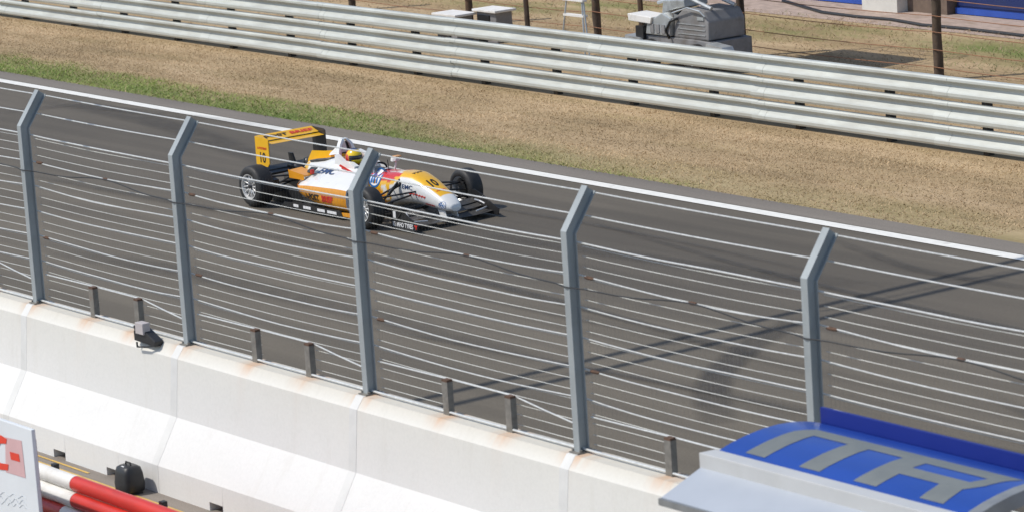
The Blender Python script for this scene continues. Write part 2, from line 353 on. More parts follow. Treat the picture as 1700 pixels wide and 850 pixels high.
# ------------------------------------------------------------------ grass and dry straw
def blades(name, n, xr, yr, colfn, hfn, label, dens=None):
    x = rng.uniform(*xr, n); y = rng.uniform(*yr, n)
    keep = np.ones(n, bool)
    if dens: keep = np.array([random.random() < dens(a, b) for a, b in zip(x, y)])
    x, y = x[keep], y[keep]; n = len(x)
    h = np.array([hfn(a, b) for a, b in zip(x, y)]) * rng.uniform(.5, 1.4, n); an = rng.uniform(0, 2 * np.pi, n); le = rng.uniform(.8, 2.6, n) * h; la = rng.uniform(0, 2 * np.pi, n)
    wd = rng.uniform(.004, .008, n)
    v = np.zeros((n, 3, 3)); v[:, 0] = np.stack([x - wd * np.cos(an), y - wd * np.sin(an), -.004 * np.ones(n)], 1); v[:, 1] = np.stack([x + wd * np.cos(an), y + wd * np.sin(an), -.004 * np.ones(n)], 1)
    v[:, 2] = np.stack([x + le * np.cos(la), y + le * np.sin(la), h], 1)
    c = np.array([colfn(a, b) for a, b in zip(x, y)]) * rng.uniform(.88, 1.12, (n, 1))
    me = bpy.data.meshes.new(name); me.vertices.add(3 * n); me.vertices.foreach_set('co', v.reshape(-1)); me.loops.add(3 * n); me.loops.foreach_set('vertex_index', np.arange(3 * n))
    me.polygons.add(n); me.polygons.foreach_set('loop_start', np.arange(0, 3 * n, 3)); me.polygons.foreach_set('loop_total', np.full(n, 3)); me.update()
    ca = me.color_attributes.new('paint', 'FLOAT_COLOR', 'POINT'); cc = np.ones((n, 3, 4)); cc[:, :, :3] = c[:, None, :]; ca.data.foreach_set('color', cc.reshape(-1))
    me.materials.append(M['blade']); o = bpy.data.objects.new(name, me); COL.objects.link(o); return tag(o, label, None, None, 'stuff')
def greenness(x, y):
    n = noise.noise((x * .22, y * .7, 3)) * .8 + noise.noise((x * .9, y * 2, 8)) * .35
    fade = .0 if x > -38 else 1.0
    lim = 30.65 + .9 * n - .13 * max(0, x + 46)
    return max(0, min(1, (lim - y) / .5))
def col_verge(x, y):
    g = greenness(x, y); s = .97 + .42 * noise.noise((x * .35, y * 1.4, 1))
    pale = max(0, noise.noise((x * .5, y * 1.8, 6))); a = (np.array((.52, .38, .225)) * (1 - pale) + np.array((.36, .30, .13)) * pale) * s; b = np.array((.24, .31, .07)) * s
    return a * (1 - g) + b * g if random.random() > .12 else a
blades('verge_grass', 120000, (-72, -31), (29.27, 33.2), col_verge, lambda x, y: .016 + .020 * greenness(x, y) + .012 * max(0, noise.noise((x * 2, y * 2, 0))), 'short green and straw coloured verge grass between track and guard rail')
def col_back(x, y):
    g = 1 if noise.noise((x * .45, y * .8, 5)) > .18 and (y > 38.6) else 0
    s = .85 + .3 * noise.noise((x * .8, y * .8, 1)); return np.array((.21, .235, .08)) * s if g and random.random() < .75 else np.array((.50, .36, .23)) * s
blades('scrub_grass', 60000, (-62, -36), (33.4, 41.6), col_back, lambda x, y: .025 if y < 38.6 else .05, 'sparse dry scrub grass on the sand behind the guard rail', lambda x, y: .35 + .6 * max(0, noise.noise((x * .5, y * .8, 5)) * 2))

# ------------------------------------------------------------------ pit wall
PX = [-34.9, -31.78, -28.75, -25.63, -22.50, -19.52, -16.42]      # fence post stations
PY = 16.62
GATES = [(-33.7, -32.8), (-30.64, -29.74), (-27.56, -26.63), (-24.43, -23.50), (-21.34, -20.42), (-18.3, -17.4)]
RUST = [(x, .16) for x in PX] + [(x, .12) for g in GATES for x in g]
prof = [(16.10, 0.0), (16.11, .27), (16.365, .70), (16.425, 1.265), (16.505, 1.37), (16.735, 1.37), (16.815, 1.265), (16.875, .70), (17.13, .27), (17.14, 0)]
def rust(x, z, y):
    if z < 1.2: return (1, 1, 1)  # stains stay on the ledge
    f = 0
    for rx, rw in RUST:
        d = (x - rx - .05) / rw; f = max(f, math.exp(-d * d) * (.42 + .7 * noise.noise((x * 14, y * 22, 3))))
    f = max(0, min(1, f * (1.25 if z > 1.3 else .08 if z > 1.2 else 0)))
    base = np.array((.83, .80, .73)) if z > 1.3 else np.array((.95, .94, .90)) if z > 1.2 else np.array((1, 1, 1))
    return tuple(base * (1 - f) + np.array((.78, .42, .20)) * f)
wall = empty('pit_wall', (-25, PY, 0)); wall_inv = Matrix.Translation((25, -PY, 0))
tag(wall, 'white painted concrete barrier wall with rust stains under the fence posts', 'wall')
edges = PX + [-13.3, -10.2]
edges = [-38.0] + edges
for a, b_ in zip(edges[:-1], edges[1:]):
    b = MB().use('concrete'); st = list(np.arange(a + .05, b_ - .05, .04)) + [b_ - .05]
    notch = [(a + 1.0, a + 1.24), (a + 2.08, a + 2.32)]; st += [v for n in notch for v in (n[0] - .001, n[0], n[1], n[1] + .001)]; st.sort()
    rings = []; cols = []
    for x in st:
        lift = .085 if any(n[0] <= x <= n[1] for n in notch) else 0
        wob = .004 * noise.noise((x * 1.3, 0, 1))
        for k, (y, z) in enumerate(prof):
            rings.append((x + 25, y - PY + wob, z if z else lift)); cols.append(rust(x, z, y))
    n = len(prof); rr = [rings[i * n:(i + 1) * n] for i in range(len(st))]
    b.loft(rr, cap=True, cols=cols); b.build('concrete_block', None, wall)
    j = MB(); pj = [(16.0985, 0), (16.1085, .271), (16.3635, .701), (16.4235, 1.266), (16.504, 1.3715), (16.736, 1.3715), (16.8165, 1.266), (16.8765, .701), (17.1315, .271), (17.1415, 0)]
    j.prism([(y - PY, z) for y, z in pj], 0, b_ - .06 + 25, b_ + .06 + 25); j.build('joint_filler', 'joint', wall)

# ------------------------------------------------------------------ catch fence
fence = empty('catch_fence', (PX[3], PY, 1.37)); tag(fence, 'steel cable and wire mesh catch fence with cranked grey posts on the white wall', 'fence')
FO = Vector((-PX[3], -PY, -1.37))
def ibeam_path(mb, sec, path):
    mb.loft([[Vector(p) + Vector((sx, sy * cy, sy * cz)) for sx, sy in sec] for p, cy, cz in path])
W2, D2, TF, TW = .038, .052, .010, .009
SEC = [(-W2, -D2), (W2, -D2), (W2, -D2 + TF), (TW, -D2 + TF), (TW, D2 - TF), (W2, D2 - TF), (W2, D2), (-W2, D2), (-W2, D2 - TF), (-TW, D2 - TF), (-TW, -D2 + TF), (-W2, -D2 + TF)]
KZ, TY, TZ = 3.21, .235, .33
pb = MB(); ibeam_path(pb, SEC, [((0, 0, .012), 1, 0), ((0, 0, KZ - 1.37), 1, -.33), ((0, TY, KZ + TZ - 1.37), .82, -.57)])
post0 = pb.build('post', 'galv', fence); post0.location = (PX[0] - PX[3], 0, 0)
bpb = MB(); bpb.box(-.062, .062, -.09, .09, 0, .012)
for sx in (-1, 1):
    for sy in (-1, 1): bpb.lathe([(0, .03), (.014, .03), (.014, .011)], (sx * .05, sy * .05, 0), 'z', 6)
plate0 = bpb.build('base_plate', 'rustpost', post0)
for x in PX[1:]:
    p = post0.copy(); COL.objects.link(p); p.location = (x - PX[3], 0, 0)
    c = plate0.copy(); COL.objects.link(c); c.parent = p
YF = PY + D2 + .012                           # cable plane on the track side flange
def fpt(x, y, z): return Vector((x, y, z)) + FO
def cable(zs, y=YF, r=.0075, key='cablem', name='cable', droop=.02, wav=0):
    b = MB(); pts = []
    for i in range(len(PX) - 1):
        for t in np.linspace(0, 1, 10, endpoint=False):
            x = PX[i] + (PX[i + 1] - PX[i]) * t
            pts.append(fpt(x, y, zs - droop * 4 * t * (1 - t) + wav * noise.noise((x * .8, zs * 5, 2))))
    pts.append(fpt(PX[-1], y, zs)); b.tube(pts, r, 6); return b.build(name, key, fence, smooth=True)
heights = [3.12, 2.85, 2.585, 2.325, 2.065, 1.81]
for k, z in enumerate(heights): cable(z, r=.0062 if k else .0075, droop=(.01, .035, .03, .02, .03, .035)[k], wav=.012)
cable(KZ + TZ - .055, PY + TY + .085, r=.0065, droop=.006); cable(KZ + .11, PY + .185, r=.0065, droop=.01)
# turnbuckles and clamps
b = MB()
def fitting(x, z, l=.10):
    b = MB(); b.tube([fpt(x - l / 2, YF, z), fpt(x - l / 4, YF, z), fpt(x + l / 4, YF, z), fpt(x + l / 2, YF, z)], [.010, .015, .015, .010], 6); b.build('turnbuckle', 'rustfit', fence)
for x in PX[:-1]:
    fitting(x + .16, 2.843, .12); fitting(x + .16, 2.058, .12)
for a, c in zip(PX[:-1], PX[1:]): fitting((a + c) / 2 + .0, 2.815, .09)
# mesh panels: horizontal and vertical wires, interrupted at the small hatch in every bay
for i in range(len(PX) - 1):
    b = MB().use('wire'); x0, x1 = PX[i] + .07, PX[i + 1] - .07; g0, g1 = GATES[i]
    yy = YF + .012
    for k, z in enumerate(np.arange(1.43, 3.15, .0875)):
        ph = random.uniform(-.006, .006)
        spans = [(x0, g0), (g1, x1)] if z < 1.66 else [(x0, x1)]
        for a, c in spans:
            pts = [fpt(a + (c - a) * t, yy + .01 * noise.noise((a + (c - a) * t, z, 0)), z + ph - (.014 * 4 * t * (1 - t) if c - a > 2 else 0)) for t in np.linspace(0, 1, 9)]
            b.tube(pts, .0030, 4, False)
    b.use('wiredim')
    for x in np.arange(x0 + .02, x1, .05):
        zb = 1.67 if g0 < x < g1 else 1.40
        b.tube([fpt(x, yy + .005, zb), fpt(x + .004 * noise.noise((x, 0, 0)), yy + .005, 3.14)], .0007, 3, False)
    tag(b.build('mesh_panel', None, fence), kind='stuff')
    bw = MB(); bw.tube([fpt(x0 - .05, PY, 1.40), fpt(x1 + .05, PY, 1.395)], .011, 6); bw.build('bottom_rail', 'cablem', fence)
    hc = MB(); hc.tube([fpt(x0, YF, 1.665), fpt(g0, YF, 1.672), fpt(g1, YF, 1.672), fpt(g1 + .4, YF, 1.62), fpt(x1, YF, 1.56)], .007, 6); hc.build('hatch_cable', 'cablem', fence)
    for gx in (g0, g1):
        s_ = MB(); sec = [(-.042, -.03), (.042, -.03), (.042, .03), (-.042, .03)]
        s_.use('rustpost').loft([[fpt(gx + u, YF - .045 + v, z) for u, v in sec] for z in (1.37, 1.665)]).use('rustfit').box(*(gx - .04 + FO.x, gx + .04 + FO.x, YF - .075 + FO.y, YF - .015 + FO.y, 1.665 + FO.z, 1.685 + FO.z))
        s_.build('hatch_stub', None, fence)
# black signal cable draped along the fence
b = MB(); pts = []
for i in range(len(PX) - 1):
    for t in np.linspace(0, 1, 16, endpoint=False):
        x = PX[i] + (PX[i + 1] - PX[i]) * t
        pts.append((x, PY - D2 - .012 + (YF - PY + D2) * math.sin(math.pi * t) ** .5, 2.77 + .045 * math.sin(math.pi * t) ** 2 - .03 * math.sin(2 * math.pi * t) ** 2))
b.tube(pts, .006, 6); tag(b.build('signal_cable', 'black', None, True), 'thin black signal cable draped along the catch fence posts', 'cable')

# ------------------------------------------------------------------ guard rail on the far verge
GY = 33.22
gr = empty('guard_rail', (-50, GY, 0)); tag(gr, 'triple height corrugated steel guard rail beyond the grass verge', 'guard rail')
wprof = [(.075, .155), (.02, .150), (.002, .130), (0, .100), (.012, .088), (.070, .064), (.074, .030), (.066, .012), (.012, -.050), (0, -.070), (0, -.112), (.015, -.142), (.075, -.155)]
wprof = wprof + [(y + .008, z) for y, z in wprof[::-1]]
bmz = [.91, .56, .21]
proto = None
for zi, zc in enumerate(bmz):
    for k in range(14):
        x0 = -80 + k * 4.0
        if proto is None:
            b = MB(); b.loft([[(x, y, z) for y, z in wprof] for x in np.linspace(0, 3.992, 5)])
            proto = b.build('rail_beam', 'rail', gr); o = proto
            lap = MB(); lap.loft([[(x, y - .0035, z + .001) for y, z in wprof] for x in (-.15, .15)])
            lapo = lap.build('lap_plate', 'rail', proto)
            for q in ((-.1, .05), (.1, .05), (-.1, -.05), (.1, -.05)): pass
        else:
            o = proto.copy(); COL.objects.link(o); l = lapo.copy(); COL.objects.link(l); l.parent = o
        yo = .02 * noise.noise((x0 * .3, zc, 4)); o.location = (x0 + 50, yo, zc + .012 * noise.noise((x0 * .2, 0, zc))); o.rotation_euler = (0, .002 * noise.noise((x0, zc, 9)), .002 * noise.noise((x0, zc, 5)))
rp = None
for k in range(28):
    x = -79.2 + 2 * k
    if rp is None:
        b = MB(); b.box(-.05, .05, .085, .20, -.1, 1.03); rp = b.build('rail_post', 'railpost', gr); o = rp
    else: o = rp.copy(); COL.objects.link(o)
    o.location = (x + 50, 0, 0)

# ------------------------------------------------------------------ old wire fence behind the guard rail
FY = 37.6; FX = [-65.6, -61.6, -57.6, -53.6, -49.65, -45.62, -40.75, -36.6]
of = empty('wire_fence', (-45.62, FY, 0)); tag(of, 'old fence of weathered brown posts and rusty wires behind the guard rail', 'fence')
for k, x in enumerate(FX):
    b = MB(); r = []
    for z in np.linspace(-.1, 1.95, 9):
        a = .075 + .012 * noise.noise((x, z * 3, 0)); l = .02 * noise.noise((x, z * 2, 4))
        r.append([(x + 45.62 + l + a * math.cos(t), a * math.sin(t), z) for t in np.linspace(0, 2 * math.pi, 9)[:-1]])
    b.loft(r); b.build('fence_post', 'oldpost', of, True, 50)
for z in (.23, .50, .77, 1.04, 1.32, 1.6, 1.86):
    b = MB(); pts = []
    for a, c in zip(FX[:-1], FX[1:]):
        for t in np.linspace(0, 1, 8, endpoint=False): pts.append((a + (c - a) * t + 45.62, -.085, z + .02 * noise.noise((a, z * 3, 1)) - .03 * 4 * t * (1 - t)))
    b.tube(pts, .007, 5); b.build('wire', 'rustwire', of)
for x, h in ((-51.55, .95), (-48.15, 1.1)):
    b = MB(); b.tube([(x + 45.62, -.15, -.05), (x + 45.6, -.15, h)], .05, 7); b.build('stub_post', 'oldpost', of)

# ------------------------------------------------------------------ garages
gb = empty('garage_building', (-46, 43.0, 0)); tag(gb, 'garage row with dark blue shutters and pale piers behind the wire fence', 'building')
def gbox(name, x0, x1, y0, y1, z0, z1, key, parent=gb):
    b = MB(); b.box(x0 + 46, x1 + 46, y0 - 43, y1 - 43, z0, z1); return b.build(name, key, parent)
gbox('wall', -70, -30, 43.06, 49, 0, 4.2, 'render'); gbox('roof', -70.3, -29.7, 42.5, 49.3, 4.2, 4.4, 'pier_shade_roof')
for (x0, x1) in ((-55.5, -48.15), (-46.05, -39.2), (-38.0, -31.0)):
    dr = gbox('shutter', x0, x1, 43.0, 43.055, .12, 3.0, 'garage_blue')
    gbox('bottom_rail', x0, x1, 42.955, 43.0, .015, .12, 'garage_edge', dr)
    for k in range(9): gbox('slat', x0 + .02, x1 - .02, 42.985, 42.999, .16 + .31 * k, .16 + .31 * k + .28, 'garage_blue', dr)
for x0, x1 in ((-48.1, -47.15), (-39.15, -38.05), (-57, -55.55)): gbox('pier', x0, x1, 42.55, 43.055, 0, 4.15, 'render')
gbox('pier_shade_side', -47.14, -46.1, 42.8, 43.055, 0, 4.15, 'pier_shade_roof')  # shadow side of the pale pier, its shade painted as brown
b = MB(); pts = [at(px, py, 2, .03) for px, py in ((1300, 2), (1365, 21), (1420, 28), (1480, 33), (1530, 42), (1600, 48), (1700, 60), (1800, 75))]
b.tube([(p[0], p[1], .025) for p in pts], .035, 6); tag(b.build('hose', 'black', None, True), 'dark hose lying on the pale gravel before the blue shutters', 'hose')

# ------------------------------------------------------------------ work platform behind the rail
sc = empty('scissor_lift', (-45.25, 36.3, 0)); sc.scale = (.92, .92, .92); tag(sc, 'grey and silver scissor lift parked between guard rail and wire fence', 'lift')
def part(name, key, fn, parent=sc, bevel=0, **k):
    b = MB(); fn(b); return b.build(name, key, parent, bevel=bevel, **k)
part('chassis', 'mgrey', lambda b: b.prism([(-1.05, .28), (.95, .28), (.95, .60), (.55, .62), (-1.05, .62)], 1, -.42, .55), bevel=.02)
part('engine_housing', 'mgrey', lambda b: b.prism([(-.12, .622), (.88, .622), (.9, .96), (.78, 1.14), (.2, 1.16), (-.05, .98)], 1, -.40, .45), bevel=.03)
hood = part('side_hood', 'msilver', lambda b: b.prism([(-.86, .64), (-.14, .64), (-.10, .97), (-.35, 1.06), (-.80, .86)], 1, -.46, .40), bevel=.02)
part('louvre', 'mgrey', lambda b: [b.box(-.70 + .16 * k, -.60 + .16 * k, -.475, -.462, .68, .84) for k in range(4)], hood)
part('grab_rail', 'msilver', lambda b: b.tube([(-.05, -.43, 1.0), (-.03, -.47, 1.08), (.40, -.47, 1.2), (.75, -.47, 1.16), (.84, -.43, 1.06)], .016, 6))
for k in range(3): part('panel_strip', 'msilver', lambda b: b.box(.02, .80, -.412, -.401, .70 + .09 * k, .715 + .09 * k))
part('tool_box', 'msilver', lambda b: b.prism([(-.55, 1.02), (-.15, 1.12), (.12, 1.17), (.10, 1.30), (-.50, 1.26)], 1, -.30, .25), bevel=.02)
part('hydraulic_hose', 'black', lambda b: b.tube([(-.15, -.47, .60), (-.22, -.50, .75), (-.10, -.48, .92), (.05, -.43, .98)], .022, 6), smooth=True)
part('hazard_plate', 'msilver', lambda b: b.box(.60, .78, -.416, -.402, .98, 1.04))
part('top_panel', 'whitepaint', lambda b: b.prism([(-1.30, .86), (-.66, .84), (-.62, .96), (-1.32, .99)], 1, -.50, -.05), bevel=.012)
part('panel_bracket', 'black', lambda b: b.box(-1.12, -.90, -.30, -.1, .62, .86))
part('control_box', 'black', lambda b: b.box(-1.10, -.88, -.50, -.43, .30, .78))
for sx in (-.72, .62):
    for sy in (-.50, .52):
        wl = part('wheel', 'rubber', lambda b: b.lathe([(.10, -.1), (.24, -.1), (.28, -.06), (.28, .06), (.24, .1), (.10, .1)], (sx, sy, .28), 'y', 24), smooth=True, angle=40)
        part('rim', 'msilver', lambda b: b.lathe([(0, -.085), (.10, -.075), (.11, -.095), (.11, .095), (0, .085)], (sx, sy, .28), 'y', 16), wl)
for sx in (-1.12, 1.22):
    og = part('outrigger', 'msilver', lambda b: b.prism([(sx - .28, .44), (sx + .28, .44), (sx + .2, .56), (sx - .24, .60)], 1, -.55, -.30))
    part('outrigger_leg', 'black', lambda b: (b.tube([(sx, -.42, .02), (sx, -.42, .45)], .045, 8), b.lathe([(0, .03), (.14, .03), (.14, 0), (0, 0)], (sx, -.42, 0), 'z', 12)), og)
for k in range(4):
    z0, z1 = 1.18 + .40 * k, 1.18 + .40 * (k + 1)
    for y in (-.2, .35):
        for a in (-1, 1): part('scissor_arm', 'msilver', lambda b: b.tube([(-.8 * a, y + .03 * a, z0), (.8 * a, y + .03 * a, z1)], .035, 6))
pf = part('platform', 'mgrey', lambda b: b.box(-.55, 1.75, -1.0, 1.15, 2.80, 2.90))
for x in (-.5, .6, 1.7):
    for y in (-.96, 1.1): part('railing_post', 'msilver', lambda b: b.tube([(x, y, 2.9), (x, y, 3.95)], .02, 6), pf)
for z in (3.4, 3.95): part('railing', 'msilver', lambda b: b.tube([(-.5, -.96, z), (1.7, -.96, z), (1.7, 1.1, z), (-.5, 1.1, z), (-.5, -.96, z)], .02, 6), pf)
# pair of white topped boxes and a small bench-like stand
def cabinet(loc, label, wdt, h, nm='equipment_box'):
    e = empty(nm, loc); tag(e, label, 'equipment box')
    part('body', 'mgrey', lambda b: b.box(-wdt / 2 + .06, wdt / 2 - .06, -.18, .18, 0, h), e, .015)
    part('lid', 'whitepaint', lambda b: b.box(-wdt / 2, wdt / 2, -.24, .24, h + .001, h + .045), e, .01)
    part('door', 'black', lambda b: b.box(-wdt / 2 + .10, wdt / 2 - .25, -.20, -.182, .06, h - .06), e)
cabinet((-51.95, 36.1, 0), 'grey box with a white lid, the lower of two behind the rail', .75, .48); cabinet((-51.25, 36.5, 0), 'grey box with a white lid, the taller of two behind the rail', .72, .55)
e = empty('trestle', (-48.55, 36.3, 0)); tag(e, 'spindly metal trestle with white top rails behind the guard rail', 'trestle')
for z in (.66, .93): part('top_rail', 'whitepaint', lambda b: b.box(-.28, .30, -.05, .05, z, z + .035), e)
for x, l in ((-.22, -.12), (.22, .14), (.26, .22)): part('leg', 'msilver', lambda b: b.tube([(x + l, -.1, 0), (x, 0, .95)], .016, 6), e)

# ------------------------------------------------------------------ start gantry across the track (above the picture; its two chords shade the asphalt)
GZ = 8.6; sh = GZ / math.tan(SUN_EL); GXc = -29.62 - SHX * sh
sg = empty('start_gantry', (GXc, 33.9, 0)); tag(sg, 'slim steel cantilever gantry reaching over the track from one mast', 'gantry')
for dx, key in ((-.16, 0), (.30, 0)): part('chord', 'galv', lambda b: b.tube([(dx, -20.7, GZ), (dx + (.12 if dx > 0 else 0), .2, GZ)], .065, 8), sg)
for k in range(10): part('brace', 'galv', lambda b: b.tube([(-.16, -20.4 + 2 * k, GZ), (.31, -19.4 + 2 * k, GZ)], .012, 6), sg)
part('mast', 'galv', lambda b: b.tube([(.07, .15, 0), (.07, .15, GZ + 2)], [.16, .10], 12), sg)
part('stay', 'cablem', lambda b: b.tube([(.07, .15, GZ + 2), (.07, -14, GZ)], .012, 6), sg)
# ------------------------------------------------------------------ small things along the wall
e = empty('sensor_unit', (-29.3, 16.46, 1.37)); e.scale = (.82, .82, .75); tag(e, 'small black sensor unit with a pale box strapped on the wall top', 'sensor')
part('body', 'black', lambda b: b.prism([(-.20, -.03), (.28, -.05), (.30, .02), (.12, .10), (-.06, .17), (-.2, .10)], 1, -.07, .05), e, .012)
part('label_box', 'palebox', lambda b: b.box(-.11, .07, -.095, .01, .08, .23), e, .008)
part('bracket', 'black', lambda b: b.tube([(-.12, -.08, -.04), (-.10, -.09, -.10), (.12, -.09, -.07), (.28, -.05, -.03)], .012, 6), e)
part('strap', 'carbon', lambda b: b.tube([(-.2, -.03, .05), (-.24, -.03, .14), (-.2, .02, .2)], .012, 6), e)
e = empty('black_case', (-28.93, 15.92, 0)); e.scale = (.70, .72, .74); tag(e, 'rounded black plastic case standing against the foot of the white wall', 'case')
def rr(wd, dp, z, n=20, p=4):
    return [(wd * abs(math.cos(t)) ** (2 / p) * (1 if math.cos(t) > 0 else -1), dp * abs(math.sin(t)) ** (2 / p) * (1 if math.sin(t) > 0 else -1), z) for t in np.linspace(0, 2 * math.pi, n + 1)[:-1]]
part('shell', 'black', lambda b: b.loft([rr(.17, .13, .02), rr(.20, .16, .05), rr(.205, .165, .14), rr(.185, .15, .28), rr(.165, .13, .35), rr(.12, .09, .375)]), e, smooth=True, angle=60)
part('handle', 'ink', lambda b: b.tube([(-.07, 0, .37), (-.06, 0, .41), (.06, 0, .41), (.07, 0, .37)], .012, 6), e)
part('reflector', 'pwhite', lambda b: b.box(-.02, .05, -.10, -.085, .362, .376), e)
for sx in (-.12, .12): part('foot', 'rubber', lambda b: b.box(sx - .04, sx + .04, -.1, .1, 0, .03), e)
# red and white barrier
e = empty('striped_barrier', (-27, 14.9, 0)); tag(e, 'red and white striped triple pipe barrier in the pit lane', 'barrier')
for k, (z, x0, sp) in enumerate(((.455, -1.95, (-1.10,)), (.315, -1.95, (-1.03,)), (.175, -1.95, (-1.18, -.55)))):
    cuts = [x0] + list(sp) + [3.2]; 
    for i in range(len(cuts) - 1):
        red = (i % 2 == 1) if k < 2 else (i % 2 == 0)
        if k == 2 and i == 0: cuts[0] = -1.75
        y = -.05 * k
        part('pipe', 'redpaint' if red else 'whitepaint', lambda b: b.tube([(cuts[i], y, z), (cuts[i] + .004, y, z), (cuts[i + 1] - .004, y, z), (cuts[i + 1] - .002, y, z)], [.066, .073, .073, .066], 18), e, smooth=True, angle=40)
for x in (-1.7, .3, 2.3):
    part('upright', 'black', lambda b: b.prism([(.085, 0), (.14, 0), (.14, .52), (.085, .52)], 0, x - .03, x + .03), e)
    for k, z in enumerate((.455, .315, .175)): part('bracket', 'black', lambda b: b.box(x - .02, x + .02, -.05 * k + .05, .088, z - .015, z + .015), e)
    part('foot', 'black', lambda b: b.box(x - .05, x + .05, -.35, .35, 0, .03), e)
# white sign
SGX, SGY = -27.5, 14.2
e = empty('sign_board', (SGX, SGY, 0)); tag(e, 'white sign board with red and pink pixel logo before the striped barrier', 'sign')
part('panel', 'board', lambda b: b.box(-1.6, 0, -.02, .02, .12, 1.215), e, .008)
for x in (-1.5, -.1): part('leg', 'alu', lambda b: (b.box(x - .02, x + .02, .022, .062, 0, 1.1), b.box(x - .03, x + .03, -.25, .3, 0, .025)), e)
def sgn(px, py): p = at(px, py, 1, SGY - .02); return (p[0] - SGX, p[2])
def sdec(name, poly, key, lift):
    P = [sgn(*q) for q in poly]; decal(name, (P, [tuple(range(len(P)))]), lambda u, v: (u, -.02 - lift, v), key, e)
sdec('pink_square', [(9, 725), (36, 731), (43, 793), (10, 783)], 'pink', .003)
sdec('logo_arc', [(-30, 712), (3, 722), (12, 728), (11, 736), (2, 735), (-6, 745), (-6, 762), (2, 768), (15, 770), (14, 780), (3, 779), (-12, 775), (-24, 762)], 'redprint', .006)
sdec('red_square', [(17, 749), (32, 753), (34, 766), (19, 762)], 'redprint', .006)
for k, (y0, am) in enumerate(((818, 3), (826, 4), (833, 3))):
    b = MB(); pts = []
    for t in np.linspace(0, 1, 24):
        x, z = sgn(-20 + 64 * t, y0 + 12 * t - 4 + am * math.sin(t * (26 + 7 * k))); pts.append((x, -.0225, z))
    b.tube(pts, .0018, 4); b.build('lettering', 'greyprint', e)
# ------------------------------------------------------------------ pit wall stand with curved blue roof
CX0, CX1 = -18.0, -15.55
st = empty('pit_stand', (CX0, 14.8, 0)); tag(st, 'pit wall stand with curved blue roof lettered in grey and pale visor', 'pit stand')
def cl(y, z): return (y - 14.8, z)
arc = [(14.44, 2.600), (14.56, 2.632), (14.70, 2.658), (14.84, 2.674), (14.98, 2.678), (15.12, 2.668), (15.26, 2.642), (15.34, 2.62)]
ad = [0]
for p, q in zip(arc[:-1], arc[1:]): ad.append(ad[-1] + math.hypot(q[0] - p[0], q[1] - p[1]))
def roof(u, v, lift=0):                        # u metres along the roof, v metres up the arc
    y = np.interp(v, ad, [a[0] for a in arc]); z = np.interp(v, ad, [a[1] for a in arc]); return (u, y - 14.8, z + lift)
part('roof_skin', 'canopy', lambda b: b.loft([[(x, *cl(y, z)) for y, z in arc] + [(x, *cl(y, z - .025)) for y, z in arc[::-1]] for x in np.linspace(0, CX1 - CX0, 9)]), st, smooth=True, angle=35)
part('back_panel', 'canopyback', lambda b: b.box(.02, CX1 - CX0 + 1.2, .55, .575, 2.45, 2.73), st, .004)
part('front_trim', 'trim', lambda b: b.prism([cl(14.30, 2.50), cl(14.33, 2.50), cl(14.445, 2.575), cl(14.445, 2.607), cl(14.30, 2.612)], 0, -.03, CX1 - CX0 + .02), st, .006)
part('visor_sheet', 'visorwhite', lambda b: b.prism([cl(13.95, 2.375), cl(14.315, 2.515), cl(14.315, 2.498), cl(13.95, 2.358)], 0, -.02, CX1 - CX0 + .02), st)
part('visor_edge', 'alu', lambda b: b.box(-.025, CX1 - CX0 + .02, -.875, -.852, 2.325, 2.372), st)
part('end_frame', 'alu', lambda b: b.loft([[(x, *cl(y, z + .03)) for y, z in arc] + [(x, *cl(y, z - .07)) for y, z in arc[::-1]] for x in (CX1 - CX0 + .004, CX1 - CX0 + .10)]), st)
for x in (.25, CX1 - CX0 - .2):
    for y in (-.30, .45): part('leg', 'alu', lambda b: b.tube([(x, y, 0), (x, y, 2.60)], .03, 8), st)
part('desk', 'trim', lambda b: b.box(.2, CX1 - CX0 - .2, -.1, .5, 1.1, 1.15), st); part('deck', 'alu', lambda b: b.box(.1, CX1 - CX0 - .1, -.5, .55, .25, .30), st)
def lett(name, quads): 
    vs = []; fs = []
    for q in quads:
        a, f = quad(*q, 10, 10); o = len(vs); vs += a; fs += [tuple(i + o for i in g) for g in f]
    decal(name, (vs, fs), lambda u, v: roof(u, v, .0025), 'letter', st)
V0, VB, VT = .055, .50, .635
lett('letter_i', [((.23, V0), (.43, V0), (.43, VB), (.23, VB)), ((.23, VB), (.43, VB), (.43, VT), (.30, VT))])
lett('letter_t', [((.4301, VB), (1.42, VB), (1.42, VT), (.4301, VT)), ((.78, V0), (.985, V0), (.985, VB - .0001), (.78, VB - .0001))])
lett('letter_r', [((1.32, V0), (1.54, V0), (1.54, VB - .0001), (1.32, VB - .0001)), ((1.4201, VB), (2.24, VB), (2.30, VT), (1.4201, VT)), ((1.5401, .265), (2.13, .265), (2.22, .385), (1.5401, .385)), ((2.08, .3851), (2.2201, .3851), (2.2401, VB - .0001), (2.12, VB - .0001)), ((1.95, V0), (2.17, V0), (2.13, .2649), (1.92, .2649))])
